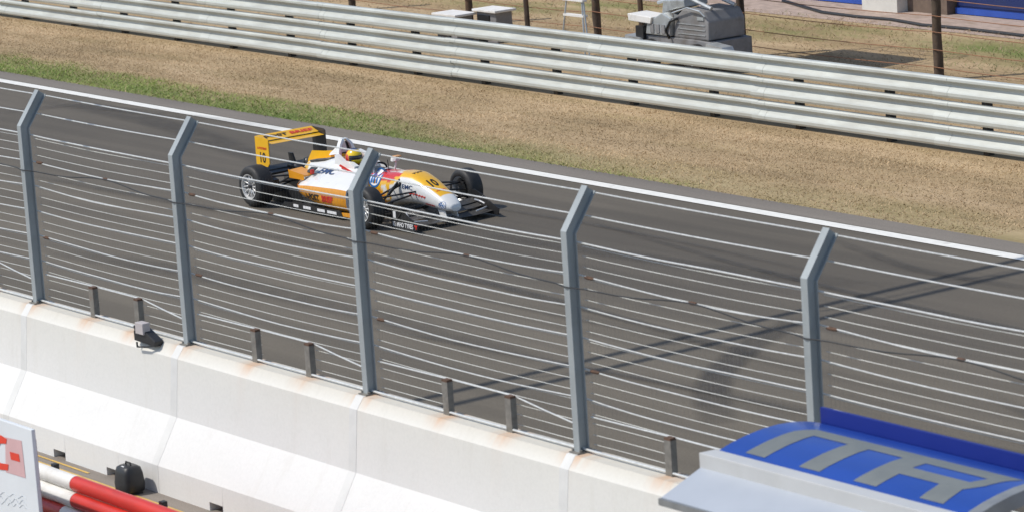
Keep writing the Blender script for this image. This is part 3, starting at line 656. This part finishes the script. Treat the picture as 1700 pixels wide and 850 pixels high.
# ------------------------------------------------------------------ racing car (local: x forward from the rear axle, y left = away from the pits, z up)
car = empty('racing_car', (-40.94, 25.71, .005), .02)
tag(car, 'open wheel racing car in white, yellow and red with number 10 on the track', 'racing car')
WHITE, YEL, ORA, RED = (.80, .80, .78), (.86, .47, .012), (.78, .27, .015), (.62, .03, .025)
def interp_sec(keys, step):
    keys = sorted(keys); xs = [k[0] for k in keys]; X = np.arange(xs[0], xs[-1] + 1e-6, step)
    cols = [np.interp(X, xs, [k[j] for k in keys]) for j in range(1, len(keys[0]))]
    for c in cols:
        for _ in range(5): c[1:-1] = (c[:-2] + 2 * c[1:-1] + c[2:]) / 4
    return [(X[i], *[c[i] for c in cols]) for i in range(len(X))]
def super_ring(x, wv, zb, zt, p, n=48):
    zc, hh = (zb + zt) / 2, (zt - zb) / 2; r = []
    for k in range(n):
        t = 2 * math.pi * k / n; s, c = math.sin(t), math.cos(t)
        r.append((x, wv * abs(s) ** (2 / p) * (1 if s > 0 else -1), zc + hh * abs(c) ** (2 / p) * (1 if c > 0 else -1)))
    return r
def swirl(x, y, z): return noise.noise((x * 2.2, y * 7, z * 9)) + .5 * noise.noise((x * 6, y * 14, z * 20))
def tub_col(x, y, z, zt, ang):                 # livery: ang 0 = top, 180 = bottom
    n = swirl(x, y, z)
    if x > 2.62 + .10 * n and x < 3.40 and ang < 47 - max(0, x - 3.0) * 12: return YEL
    if x > 3.40: return WHITE
    if 1.95 < x < 2.75 + .18 * n and ang < 50 + 22 * n: return RED if n > -.38 else WHITE
    if 1.95 < x < 2.62 and ang < 74 + 14 * n and x < 2.75 - (ang - 50) * .012 + .15 * n: return YEL if n > -.1 else ORA
    if 1.9 < x < 2.42 + .12 * n and ang < 132 + 20 * n: return ORA if n < -.02 else YEL if n < .30 else WHITE
    if 1.45 < x < 1.95 and 40 < ang < 84 + 18 * n and n > -.15: return RED
    return WHITE
keys = [(1.15, .29, .05, .67, 3.2), (1.5, .31, .05, .615, 3.4), (1.9, .285, .06, .585, 3.2), (2.25, .25, .12, .595, 3.0), (2.55, .23, .19, .635, 2.8), (2.8, .215, .215, .64, 2.7), (3.0, .20, .215, .58, 2.6), (3.25, .170, .195, .475, 2.5), (3.45, .145, .18, .375, 2.4), (3.55, .115, .18, .315, 2.2), (3.60, .07, .195, .27, 2.0)]
secs = interp_sec(keys, .02); rings = []; cols = []
for (x, wv, zb, zt, p) in secs:
    r = super_ring(x, wv, zb, zt, p); rings.append(r)
    for k, q in enumerate(r):
        a = min(k, 48 - k) * 7.5; cols.append(tub_col(q[0], q[1], q[2], zt, a))
def cockpit(i, k):
    x = secs[i][0]; a = min(k + .5, 47.5 - k) * 7.5
    lim = 52 * math.sqrt(max(0, 1 - ((x - 1.62) / .42) ** 2)); return a < lim
b = MB().use('paint'); b.loft(rings, True, cols, cockpit); tub = b.build('monocoque', None, car, True, 50)
bvh = BVHTree.FromPolygons([Vector(v) for v in b.v], b.f)
part('cockpit_liner', 'carbon', lambda b: b.loft([super_ring(x, .20, .12, .60, 3, 16)[:] for x in (1.18, 2.06)]), car)
# windscreen lip round the front of the opening
b = MB(); pts = []
for t in np.linspace(-2.2, 2.2, 17):
    x = 1.62 + .43 * math.cos(t); y = .225 * math.sin(t); h = bvh.ray_cast(Vector((x + .02 * math.cos(t), y * 1.04, 1.2)), Vector((0, 0, -1))); z = h[0].z if h[0] else .66
    pts.append((x, y, z + .012))
b.tube(pts, .016, 8); b.build('cockpit_rim', 'white', car, True)
# engine cover
ekeys = [(.10, .10, .12, .45, 2.6), (.24, .14, .10, .55, 2.5), (.40, .18, .08, .58, 2.4), (.7, .24, .06, .62, 2.3), (.95, .285, .05, .665, 2.4), (1.16, .295, .05, .69, 2.6)]
es = interp_sec(ekeys, .02); rings = []; cols = []
for (x, wv, zb, zt, p) in es:
    r = super_ring(x, wv, zb, zt, p); rings.append(r)
    for k, q in enumerate(r):
        a = min(k, 48 - k) * 7.5; n = swirl(*q)
        c = WHITE
        if x < 1.12 and q[1] > -.055 + .02 * n and a < 80: c = YEL if n > -.45 else ORA
        if x < .16 and a > 60: c = (.03, .03, .03)
        if .20 < x < .36 and 25 < a < 62: c = YEL
        cols.append(c)
b = MB().use('paint'); b.loft(rings, True, cols); ecov = b.build('engine_cover', None, car, True, 50); ebvh = BVHTree.FromPolygons([Vector(v) for v in b.v], b.f)
b = MB(); b.tube([(.36, -.10, .56), (.55, -.11, .59), (.78, -.11, .622), (.92, -.08, .655)], [.016, .024, .024, .016], 8); b.build('cover_vent', 'greycarbon', car, True)
part('cover_fin', 'yellow', lambda b: b.loft([[(x, .0, z0), (x, .01, z1), (x, .10, z1 - .02), (x, .14, z0)] for x, z0, z1 in ((.13, .50, .55), (.24, .52, .68), (.55, .57, .705), (.88, .62, .745))]), car, smooth=True, angle=35)
# roll hoop with its opening
for sy in (-1, 1):
    part('roll_hoop', 'white', lambda b: b.loft([[(x0, sy * y0, z), (x0 - .07, sy * y0, z), (x0 - .07, sy * (y0 - .045), z), (x0, sy * (y0 - .045), z)] for x0, y0, z in ((1.14, .15, .70), (1.13, .135, .78), (1.12, .105, .86), (1.10, .06, .915), (1.09, .046, .93))]), car, smooth=True, angle=40)
part('roll_hoop_fin', 'white', lambda b: b.loft([[(.70, -.02, .66), (.70, .02, .66), (.72, 0, .70)], [(.92, -.04, .70), (.92, .04, .70), (.93, 0, .83)], [(1.07, -.05, .74), (1.07, .05, .74), (1.07, 0, .93)]]), car)
part('airbox_mouth', 'carbon', lambda b: b.prism([(-.10, .72), (.10, .72), (.085, .82), (.04, .885), (-.04, .885), (-.085, .82)], 0, 1.055, 1.065), car)
for sy in (-1, 1): part('headrest', 'white', lambda b: b.loft([[(x, sy * (.13 + o), z) for o, z in ((0, zb), (.10, zb), (.09, zt), (.01, zt))] for x, zb, zt in ((1.14, .55, .76 if sy > 0 else .74), (1.3, .55, .73 if sy > 0 else .66), (1.48, .55, .66), (1.6, .55, .62))]), car, smooth=True, angle=50)
# side pods
def pod_ring(x, yo, zt, zin, sy):
    zb = float(np.interp(x, (.5, .8, 1.3, 1.9), (.22, .19, .11, .075)))
    pts = [(.20, zb), (yo * .86, zb), (yo * .965, zb + .05), (yo, zb + .13), (yo * .995, zt - .07), (yo * .97, zt - .02), (yo * .92, zt), (yo * .7, zt + (zin - zt) * .38), (.20, zin)]
    return [(x, sy * y, z) for y, z in pts]
pk = interp_sec([(.42, .30, .30, .42), (.60, .52, .335, .49), (.78, .645, .365, .54), (1.1, .685, .40, .585), (1.5, .70, .415, .60), (1.85, .685, .425, .59), (1.98, .66, .41, .55)], .06)
for sy in (-1, 1):
    P = MB(); P.loft([pod_ring(x, yo, zt, zin, sy) for x, yo, zt, zin in pk], True, None, None, True, lambda i, k: 'orange' if k in (1, 2, 3, 4) else 'white')
    pod = P.build('side_pod', None, car, True, 40)
    if sy < 0: pbvh = BVHTree.FromPolygons([Vector(v) for v in P.v], P.f)
    part('pod_inlet', 'carbon', lambda b: b.prism([(sy * .34, .13), (sy * .60, .13), (sy * .63, .36), (sy * .34, .42)], 0, 1.955, 1.99), pod)
    # upswept winglet ahead of the rear wheel
    part('flip_up', 'orange', lambda b: b.loft([[(x, sy * .30, z), (x, sy * .52, z - .01), (x, sy * .52, z - .03), (x, sy * .30, z - .02)] for x, z in ((.80, .475), (.66, .485), (.52, .50), (.42, .515))]), car, smooth=True, angle=40)
    part('flip_up_fence', 'orange', lambda b: b.prism([(.80, .40), (.44, .40), (.42, .515), (.52, .50), (.68, .485), (.80, .475)], 1, sy * .521, sy * .528), car)
    part('exhaust_panel', 'ink', lambda b: b.loft([[(x, sy * y, z), (x, sy * (y - .10), z + .06), (x, sy * (y - .11), z + .05), (x, sy * (y - .01), z - .01)] for x, y, z in ((.62, .37, .47), (.90, .46, .505))]), car)
    part('pod_lamp', 'red', lambda b: b.box(.905, .93, sy * .46 - .025, sy * .46 + .025, .49, .55), car)
# floor and its edge panels
part('floor', 'carbon', lambda b: b.prism([(-.25, -.46), (.2, -.46), (.36, -.66), (.45, -.70), (1.95, -.72), (2.2, -.55), (2.35, -.2), (2.35, .2), (2.2, .55), (1.95, .72), (.45, .70), (.36, .66), (.2, .46), (-.25, .46)], 2, .028, .05), car)
part('floor_edge', 'carbon', lambda b: b.prism([(.50, .05), (1.95, .05), (1.9, .125), (.55, .105)], 1, -.715, -.70), car)
part('turning_vane', 'orange', lambda b: b.prism([(1.86, .05), (2.16, .05), (2.12, .11), (1.92, .10)], 1, -.70, -.688), car)
for x0, x1 in ((.78, .90), (1.02, 1.20), (1.36, 1.54), (1.60, 1.82)): part('floor_sticker', 'pwhite', lambda b: b.box(x0, x1, -.7185, -.7155, .062, .10), car)
# gearbox, beam wing, rear wing
for sy in (-1, 1):  # plates and ducts added dark, partly standing in for shade between wheel and pod
    part('diffuser_side_shade', 'carbon', lambda b: b.prism([(-.22, .05), (.62, .05), (.60, .24), (.30, .27), (-.22, .16)], 1, sy * .455, sy * .465), car)
    part('rear_brake_duct', 'carbon', lambda b: b.loft([[(x, sy * .60 + u * k, .28 + v * k) for u, v in ((-.05, -.10), (.05, -.10), (.05, .10), (-.05, .10))] for x, k in ((.22, .8), (.06, 1.1), (-.08, .9))]), car)
part('gearbox', 'greycarbon', lambda b: b.loft([super_ring(x, wv, zb, zt, 3, 16) for x, wv, zb, zt in ((.1, .12, .10, .40), (-.15, .10, .12, .38), (-.42, .06, .16, .34))]), car, smooth=True, angle=40)
part('rain_light', 'lamp', lambda b: b.box(-.45, -.421, -.04, .04, .22, .30), car)
for x, z in ((-.20, .40), (-.30, .43)): part('beam_wing', 'carbon', lambda b: b.loft([[(x + .10, y, z - .012), (x + .10, y, z), (x - .05, y, z + .03), (x - .05, y, z + .02)] for y in (-.46, .46)]), car)
part('wing_pylon', 'carbon', lambda b: b.prism([(-.12, .36), (-.30, .36), (-.34, .60), (-.24, .60)], 1, -.012, .012), car)
part('exhaust_pipe', 'hub', lambda b: b.tube([(.10, -.10, .42), (-.02, -.13, .46), (-.12, -.14, .47)], .045, 12), car, smooth=True)
part('damper_cover', 'greycarbon', lambda b: b.lathe([(0, .09), (.05, .08), (.075, .03), (.08, -.04)], (-.02, .10, .46), 'z', 14), car, smooth=True)
for sy in (-1, 1):
    ep = part('rear_endplate', 'yellow' if sy < 0 else 'carbon', lambda b: b.prism([(-.43, .50), (-.15, .48), (-.10, .53), (-.10, .865), (-.15, .885), (-.43, .895)], 1, sy * .475, sy * .487), car)
    if sy < 0: part('endplate_lining', 'carbon', lambda b: b.prism([(-.43, .50), (-.15, .48), (-.10, .53), (-.10, .865), (-.15, .885), (-.43, .895)], 1, -.4745, -.470), ep)
def foil(x0, z0, ch, th, tilt, n=9):           # airfoil section: leading edge at x0, chord backwards, rising by tilt
    up = []; lo = []
    for t in np.linspace(0, 1, n):
        h = th * 1.8 * (math.sqrt(t) - t) * 1.2; cam_ = -.04 * ch * 4 * t * (1 - t)
        X = x0 - ch * t * math.cos(tilt); Z = z0 + ch * t * math.sin(tilt) + cam_
        up.append((X, Z + h / 2)); lo.append((X, Z - h / 2))
    return up + lo[::-1][:-1]
for nm, x0, z0, ch, tl, key in (('rear_wing_plane', -.115, .80, .17, .16, 'yellow'), ('rear_wing_flap', -.245, .835, .19, .34, 'yellow')):
    pr = foil(x0, z0, ch, .022, tl)
    wg = MB(); wg.loft([[(p[0], y, p[1]) for p in pr] for y in np.linspace(-.468, .468, 5)], True, None, None, True, lambda i, k: key if k < 9 else 'carbon'); wg.build(nm, None, car, True, 50)
def flap_pt(u, v):                             # u across the car (to the far side), v up the flap chord
    x = -.255 - .165 * v; z = .838 + .165 * v * math.tan(.34) + .010 - .03 * v * (1 - v); return (x, u, z + .004)
decal('wing_lettering', text_mesh('POST', .16, .006), lambda u, v: flap_pt(-(-u * 1.0) - .20, .45 + v * 3.4), 'ink', car)
decal('wing_lettering', text_mesh('BRIEF', .16, .006), lambda u, v: flap_pt(u + .23, .45 + v * 3.4), 'red', car)
side = lambda y: (lambda u, v: (u, y, v))
def body_hit(X, Z):
    ys = [h[0].y for h in (t.ray_cast(Vector((X, -2, Z)), Vector((0, 1, 0))) for t in (bvh, ebvh, pbvh)) if h[0]]
    return min(ys) if ys else None
def side_text(txt, size, cx, cz, y, key, bold=.004, rot=0, sx=1.0, shear=0, bv=None, name='lettering'):
    vs, fs = text_mesh(txt, size, bold, shear=shear)
    def f(u, v):
        c, s = math.cos(rot), math.sin(rot); X = cx + (u * c - v * s) * sx; Z = cz + u * s + v * c
        if bv:
            yb = body_hit(X, Z)
            if yb is not None: return (X, yb - .006, Z)
        return (X, y, Z)
    return decal(name, (vs, fs), f, key, car)
side_text('10', .20, -.265, .60, -.490, 'ink', .004, 0, .85); side_text('A-POSTBRIEF', .045, -.265, .735, -.490, 'red', .001, 0, .9)
side_text('A-POST', .115, 1.20, .235, -.71, 'ink', .005, .01, .95, 0, pbvh); side_text('BRIEF', .115, 1.58, .240, -.71, 'red', .006, .01, .95, 0, pbvh)

def slope_hit(u, v):                           # lettering on the sloping shoulder between pod and engine cover
    o_ = Vector((1.12 + u * 1.25, -.36 + .70 * v, .545 + .71 * v)); d_ = Vector((0, .71, -.70)); best = None
    for t in (bvh, ebvh, pbvh):
        h = t.ray_cast(o_ - d_ * .6, d_)
        if h[0] and (best is None or h[3] < best[3]): best = h
    return tuple(best[0] - d_ * .008) if best else tuple(o_)
decal('lettering', text_mesh('EMC', .18, .004), slope_hit, 'navy', car)
side_text('EMC', .085, 2.80, .46, -.3, 'navy', .001, -.05, 1.3, 0, bvh)

def script_mark(x0, x1, z0, z1, amp, waves, th):   # red handwriting too small to read: one looping ribbon
    n = 40; c = [(x0 + (x1 - x0) * t + .012 * math.sin(t * waves * 6.28), z0 + (z1 - z0) * t + amp * math.cos(t * waves * 6.28)) for t in np.linspace(0, 1, n)]
    vs = [(x, z + k * th) for x, z in c for k in (-1, 1)]
    def f(u, v):
        yb = body_hit(u, v); return (u, (yb if yb is not None else -.2) - .006, v)
    decal('script', (vs, [(2 * i, 2 * i + 2, 2 * i + 3, 2 * i + 1) for i in range(n - 1)]), f, 'red', car)
script_mark(2.84, 3.16, .385, .345, .018, 6, .009); script_mark(3.13, 3.32, .262, .248, .010, 5, .008)
decal('script_dot', quad((2.84, .37), (2.90, .385), (2.895, .41), (2.835, .395), 3, 3), lambda u, v: (u, (body_hit(u, v) or -.2) - .006, v), 'red', car)
for k in range(2):                             # red swoosh beside the cockpit
    def sw(u, v): 
        h = ebvh.ray_cast(Vector((u, -2, v)), Vector((0, 1, 0))); h2 = bvh.ray_cast(Vector((u, -2, v)), Vector((0, 1, 0)))
        ys = [q[0].y for q in (h, h2) if q[0]]; return (u, (min(ys) if ys else -.28) - .006, v)
    decal('stripe', quad((1.30 + .06 * k, .60 - .07 * k), (1.75, .50 - .05 * k), (1.75, .54 - .05 * k), (1.36 + .05 * k, .64 - .07 * k), 14, 3), sw, 'red', car)
# number panel and emblem on the nose
def top(u, v, lift=.005):                      # u to the car's left, v forward
    h = bvh.ray_cast(Vector((v, u, 2)), Vector((0, 0, -1))); z = h[0].z if h[0] else .5
    return (v, u, z + lift)
vs, fs = text_mesh('10', .17, .006); decal('nose_number', (vs, fs), lambda u, v: top(v * 1.0 - .03, 3.12 + u * .95) if 0 else top(-.035 + u * .85, 3.12 - v * -1.25), 'ink', car)
vs, fs = text_mesh('A-Post', .06, .002); decal('nose_script', (vs, fs), lambda u, v: top(-.03 + u * .9, 2.80 + v * 1.2), 'ink', car)
vs, fs = text_mesh('A-POSTBRIEF', .03, .001); decal('nose_strip', (vs, fs), lambda u, v: top(-.02 + u * .9, 3.30 + v), 'red', car)
def nose_side(cx, cz):
    def f(u, v):
        h = bvh.ray_cast(Vector((cx + u, -2, cz + v)), Vector((0, 1, 0))); return (cx + u, (h[0].y if h[0] else -.12) - .005, cz + v)
    return f
decal('emblem_disc', ring_shape(.0, .052, 28, 1.25), nose_side(3.46, .275), 'bluep', car)
f2 = nose_side(3.46, .275); lift = lambda u, v: (f2(u, v)[0], f2(u, v)[1] - .004, f2(u, v)[2])
decal('emblem_ring', ring_shape(.042, .050, 28, 1.25), lift, 'pwhite', car)
for a, c in (((-.026, .036), (-.004, .004)), ((-.004, .004), (.000, .010)), ((.000, .010), (.004, .004)), ((.004, .004), (.026, .036)), ((-.042, .012), (-.018, -.036)), ((-.018, -.036), (0, -.004)), ((0, -.004), (.018, -.036)), ((.018, -.036), (.042, .012))):
    decal('emblem_stroke', quad((a[0] - .004, a[1]), (c[0] - .004, c[1]), (c[0] + .004, c[1]), (a[0] + .004, a[1]), 3, 1), lift, 'pwhite', car)
# blue and white roundel on the tub side
fr = nose_side(2.10, .52)
decal('roundel', ring_shape(.10, .125, 32), fr, 'bluep', car); decal('roundel_field', ring_shape(0, .099, 32), fr, 'pwhite', car)
fl = lambda u, v: (fr(u, v)[0], fr(u, v)[1] - .004, fr(u, v)[2])
for u in (-.075, -.028, .03): decal('roundel_stripe', rect(u, u + .030, -.062, .055, 2, 5), fl, 'bluep', car)
# mirrors, antenna, bargeboards
for sy in (-1, 1):
    stalk = part('mirror_stalk', 'white', lambda b: b.tube([(1.99, sy * .17, .56), (2.00, sy * .185, .62), (2.00, sy * .19, .68)], .014, 8), car)
    part('mirror', 'white', lambda b: b.loft([[(x, sy * .19 + y * s_, .70 + z * s_) for y, z in ((-.075, -.03), (.075, -.03), (.085, .03), (-.065, .035))] for x, s_ in ((1.96, .8), (2.01, .85), (2.05, .5))]), stalk, .006)
    part('mirror_cap', 'orange', lambda b: b.box(1.95, 2.03, sy * .19 - .02, sy * .19 + .075, .731, .745), stalk)
part('antenna', 'ink', lambda b: b.tube([(2.10, .0, .58), (2.08, .0, .73)], .006, 6), car)
# wheels
def wheel(x, y, z, R_, wd, sy, front):         # sy: outboard direction
    e = MB(); h = wd / 2
    e.lathe([(.168, -h + .012), (.185, -h), (R_ * .80, -h - .004), (R_ * .94, -h + .012), (R_ * .985, -h + .035), (R_, -h + .07), (R_ + .002, 0), (R_, h - .07), (R_ * .985, h - .035), (R_ * .94, h - .012), (R_ * .80, h + .004), (.185, h), (.168, h - .012)], (0, 0, 0), 'y', 56)
    t = e.build('tyre', 'rubber', None, True, 60)
    wh = empty('wheel', (x, y, z)); wh.parent = car; t.parent = wh
    part('rim', 'rim', lambda b: b.lathe([(.178, sy * (h + .006)), (.166, sy * (h + .004)), (.155, sy * (h - .02)), (.150, sy * (h - .05)), (.150, sy * (-h + .03)), (.168, sy * (-h + .004)), (.178, sy * (-h - .004))], (0, 0, 0), 'y', 48), wh, smooth=True, angle=30)
    o = sy * (h - .045)
    part('wheel_face', 'rim', lambda b: [b.tube([(.035 * math.cos(t), o, .035 * math.sin(t)), (.09 * math.cos(t + .05), o + sy * .012, .09 * math.sin(t + .05)), (.156 * math.cos(t + .10), o + sy * .02, .156 * math.sin(t + .10))], [.016, .012, .015], 6) for t in np.linspace(0, 2 * math.pi, 13)[:-1]], wh, smooth=True)
    part('hub', 'rim' if front else 'hub', lambda b: b.lathe([(0, sy * .0), (.05, 0), (.05, o), (.032, o + sy * .02), (.022, o + sy * .05), (0, o + sy * .05)], (0, 0, 0), 'y', 20), wh, smooth=True, angle=40)
    part('brake_disc', 'hub', lambda b: b.lathe([(.05, o - sy * .03), (.135, o - sy * .03), (.135, o - sy * .05), (.05, o - sy * .05)], (0, 0, 0), 'y', 32), wh)
    part('upright', 'hub', lambda b: b.loft([[(u, -sy * (h - .02) + q, v) for u, v in ((-.07, -.11), (.07, -.11), (.06, .10), (-.05, .11))] for q in (0, sy * .06)]), wh)
    part('wheel_well', 'black', lambda b: b.lathe([(.149, o - sy * .055), (0, o - sy * .055)], (0, 0, 0), 'y', 32), wh)
    return wh
for sy in (-1, 1):
    wheel(0, sy * .79, .287, .287, .255, sy, False)
    fw = wheel(2.73, sy * .81, .277, .277, .215, sy, True); fw.rotation_euler = (0, 0, -.03)
    # suspension
    for (a, c) in (((2.95, .20, .22), (2.74, .70, .17)), ((2.45, .22, .22), (2.72, .70, .17)), ((2.98, .18, .42), (2.74, .70, .38)), ((2.48, .22, .42), (2.72, .70, .38)), ((2.70, .70, .19), (2.62, .20, .55)), ((2.86, .19, .36), (2.86, .70, .30))):
        part('front_arm', 'carbon', lambda b: b.tube([(a[0], sy * a[1], a[2]), (c[0], sy * c[1], c[2])], .013, 6), car)
    for (a, c) in (((.30, .16, .20), (.03, .66, .17)), ((-.25, .08, .20), (-.03, .66, .17)), ((.28, .16, .38), (.03, .66, .39)), ((-.25, .08, .36), (-.03, .66, .39)), ((.03, .64, .2), (.25, .13, .46)), ((0, .1, .26), (0, .7, .287))):
        part('rear_arm', 'carbon', lambda b: b.tube([(a[0], sy * a[1], a[2]), (c[0], sy * c[1], c[2])], .014, 6), car)
    part('brake_duct', 'greycarbon', lambda b: b.loft([[(2.84, sy * .66 + u, .30 + v) for u, v in ((-.05, -.06), (.05, -.06), (.05, .06), (-.05, .06))], [(2.76, sy * .68 + u, .29 + v) for u, v in ((-.03, -.04), (.03, -.04), (.03, .04), (-.03, .04))]]), car)
    part('bargeboard', 'greycarbon', lambda b: b.prism([(2.20, .06), (2.52, .08), (2.50, .28), (2.24, .36)], 1, sy * .50, sy * .506), car)
    part('bargeboard_tip', 'orange', lambda b: b.prism([(2.50, .10), (2.58, .10), (2.57, .17), (2.50, .18)], 1, sy * .52, sy * .528), car)
part('steering_arm', 'ink', lambda b: b.tube([(2.66, -.205, .50), (2.60, -.30, .44), (2.56, -.36, .36)], .024, 8), car)
# front wing
for nm, x0, z0, ch, tl in (('front_wing_plane', 3.56, .075, .26, .06), ('front_wing_flap', 3.32, .115, .15, .30), ('front_wing_flap', 3.21, .16, .11, .42)):
    for sy in (-1, 1):
        wg = MB(); pr = foil(x0, z0, ch, .02, tl)
        wg.loft([[(p[0] - .05 * t, sy * y, p[1] + dz) for p in pr] for t, y, dz in ((0, .02 if nm[-5:] == 'plane' else .20, .015 if nm[-5:] == 'plane' else 0), (.3, .27, 0), (.7, .48, 0), (1, .655, .01))]); wg.build(nm, 'greycarbon', car, True, 50)
for sy in (-1, 1):
    ep = part('front_endplate', 'carbon', lambda b: b.prism([(3.62, .035), (3.64, .12), (3.46, .19), (3.28, .28), (3.10, .33), (3.05, .32), (3.03, .035)], 1, sy * .66, sy * .67), car)
    part('endplate_skirt', 'carbon', lambda b: b.box(3.05, 3.60, sy * .69 - .02, sy * .69 + .02, .028, .042), ep)
    part('endplate_rib', 'greycarbon', lambda b: b.tube([(3.30, sy * .675, .26), (3.18, sy * .675, .15), (3.14, sy * .675, .06)], .008, 6), ep)
    part('flap_adjuster', 'rim', lambda b: b.tube([(3.38, sy * .62, .17), (3.30, sy * .60, .20), (3.24, sy * .56, .22)], .012, 6), car)
    part('wing_pillar', 'white', lambda b: b.prism([(3.50, .095), (3.36, .10), (3.30, .20), (3.46, .19)], 1, sy * .085, sy * .095), car)
    part('flap_sticker', 'pwhite', lambda b: b.box(3.09, 3.15, sy * .673 - .0015, sy * .673 + .0015, .16, .25), ep)
    part('flap_trim', 'rim', lambda b: b.tube([(3.48, sy * .40, .115), (3.45, sy * .54, .125), (3.42, sy * .62, .13)], .010, 6), car)
side_text('KUMHO TYRES', .085, 3.30, .078, -.675, 'pwhite', .003, 0, .80)
decal('check_mark', quad((3.555, .11), (3.63, .11), (3.61, .085), (3.565, .085), 2, 1), side(-.675), 'red', car); decal('check_mark', quad((3.585, .085), (3.61, .085), (3.60, .05), (3.585, .05), 2, 1), side(-.675), 'red', car)
part('steering_wheel', 'ink', lambda b: b.tube([(1.86 + .02 * math.cos(t), .12 * math.cos(t), .58 + .09 * math.sin(t)) for t in np.linspace(0, 2 * math.pi, 25)], .014, 6), car)
# ------------------------------------------------------------------ driver
drv = empty('person', car.matrix_basis @ Vector((1.26, 0, .275)), .02); tag(drv, 'driver with yellow and red helmet seated in the open cockpit', 'person')
def driver_body():
    J = {'pel': (0, 0, -.08), 'sp': (-.06, 0, .10), 'ch': (-.02, 0, .22), 'nk': (.01, 0, .30), 'hd': (.02, 0, .38)}
    R_ = {'pel': .13, 'sp': .13, 'ch': .14, 'nk': .055, 'hd': .07}; E_ = [('pel', 'sp'), ('sp', 'ch'), ('ch', 'nk'), ('nk', 'hd')]
    for s, n in ((-1, 'r'), (1, 'l')):
        for k, p, r in (('sh', (.0, .17 * s, .23), .062), ('el', (.22, .185 * s, .10), .045), ('wr', (.46, .13 * s, .26), .030), ('pm', (.52, .115 * s, .28), .032), ('hip', (.05, .09 * s, -.09), .085), ('kn', (.50, .10 * s, .08), .06), ('an', (.98, .08 * s, -.02), .042), ('to', (1.06, .08 * s, .06), .032)):
            J[k + n] = p; R_[k + n] = r
        E_ += [('ch', 'sh' + n), ('sh' + n, 'el' + n), ('el' + n, 'wr' + n), ('wr' + n, 'pm' + n), ('pel', 'hip' + n), ('hip' + n, 'kn' + n), ('kn' + n, 'an' + n), ('an' + n, 'to' + n)]
        for f in range(5):
            a = ('f%d' % f) + n; c = ('g%d' % f) + n
            if f < 4: J[a] = (.55, .115 * s + .01 * s, .305 - .018 * f); J[c] = (.565, .085 * s, .308 - .018 * f)
            else: J[a] = (.515, .09 * s, .30); J[c] = (.53, .07 * s, .315)
            R_[a] = .0095; R_[c] = .0085; E_ += [('pm' + n, a), (a, c)]
    ks = list(J); me = bpy.data.meshes.new('body'); me.from_pydata([J[k] for k in ks], [(ks.index(a), ks.index(c)) for a, c in E_], [])
    o = bpy.data.objects.new('body', me); COL.objects.link(o)
    sk = o.modifiers.new('skin', 'SKIN'); 
    for i, k in enumerate(ks): me.skin_vertices[0].data[i].radius = (R_[k], R_[k]); me.skin_vertices[0].data[i].use_root = (k == 'pel')
    ss = o.modifiers.new('sub', 'SUBSURF'); ss.levels = 1; ss.render_levels = 1
    bpy.context.view_layer.update()
    m2 = bpy.data.meshes.new_from_object(o.evaluated_get(bpy.context.evaluated_depsgraph_get())); o.modifiers.clear(); o.data = m2
    m2.materials.clear(); m2.materials.append(M['suit']); m2.polygons.foreach_set('use_smooth', [True] * len(m2.polygons)); o.parent = drv
def helmet():
    b = MB().use('helmet'); rings = []; cols = []; n = 32
    for i in range(21):
        ph = math.pi * i / 20 * .93 + .02
        for k in range(n):
            t = 2 * math.pi * k / n; sx, sy_, sz = math.sin(ph) * math.cos(t), math.sin(ph) * math.sin(t), math.cos(ph)
            x = .132 * sx * (1.0 + (.12 if sx > 0 and sz < -.1 else 0)); y = .115 * sy_; z = .130 * sz
            rings.append((x + .02, y, z + .41))
            q = noise.noise((sx * 3, sy_ * 3, sz * 4))
            c = (.90, .62, .01)
            if (sx < -.15 + .6 * q and sz > -.5) or abs(sy_) > .93: c = (.55, .03, .02)
            if sz > .88: c = (.02, .03, .10)
            if sz < -.55: c = (.70, .25, .03)
            cols.append(c)
    rr_ = [rings[i * n:(i + 1) * n] for i in range(21)]; b.loft(rr_, True, cols); h = b.build('helmet', None, drv, True, 60)
    v = MB(); r = []
    for sz in np.linspace(-.30, .32, 6):
        sp = math.sqrt(1 - sz * sz); r.append([(.02 + .137 * sp * math.cos(t), .119 * sp * math.sin(t), .41 + .13 * sz) for t in np.linspace(-1.25, 1.25, 14)])
    v.loft(r, False, None, None, False); v.build('visor', 'visor', h, True)
driver_body(); helmet()
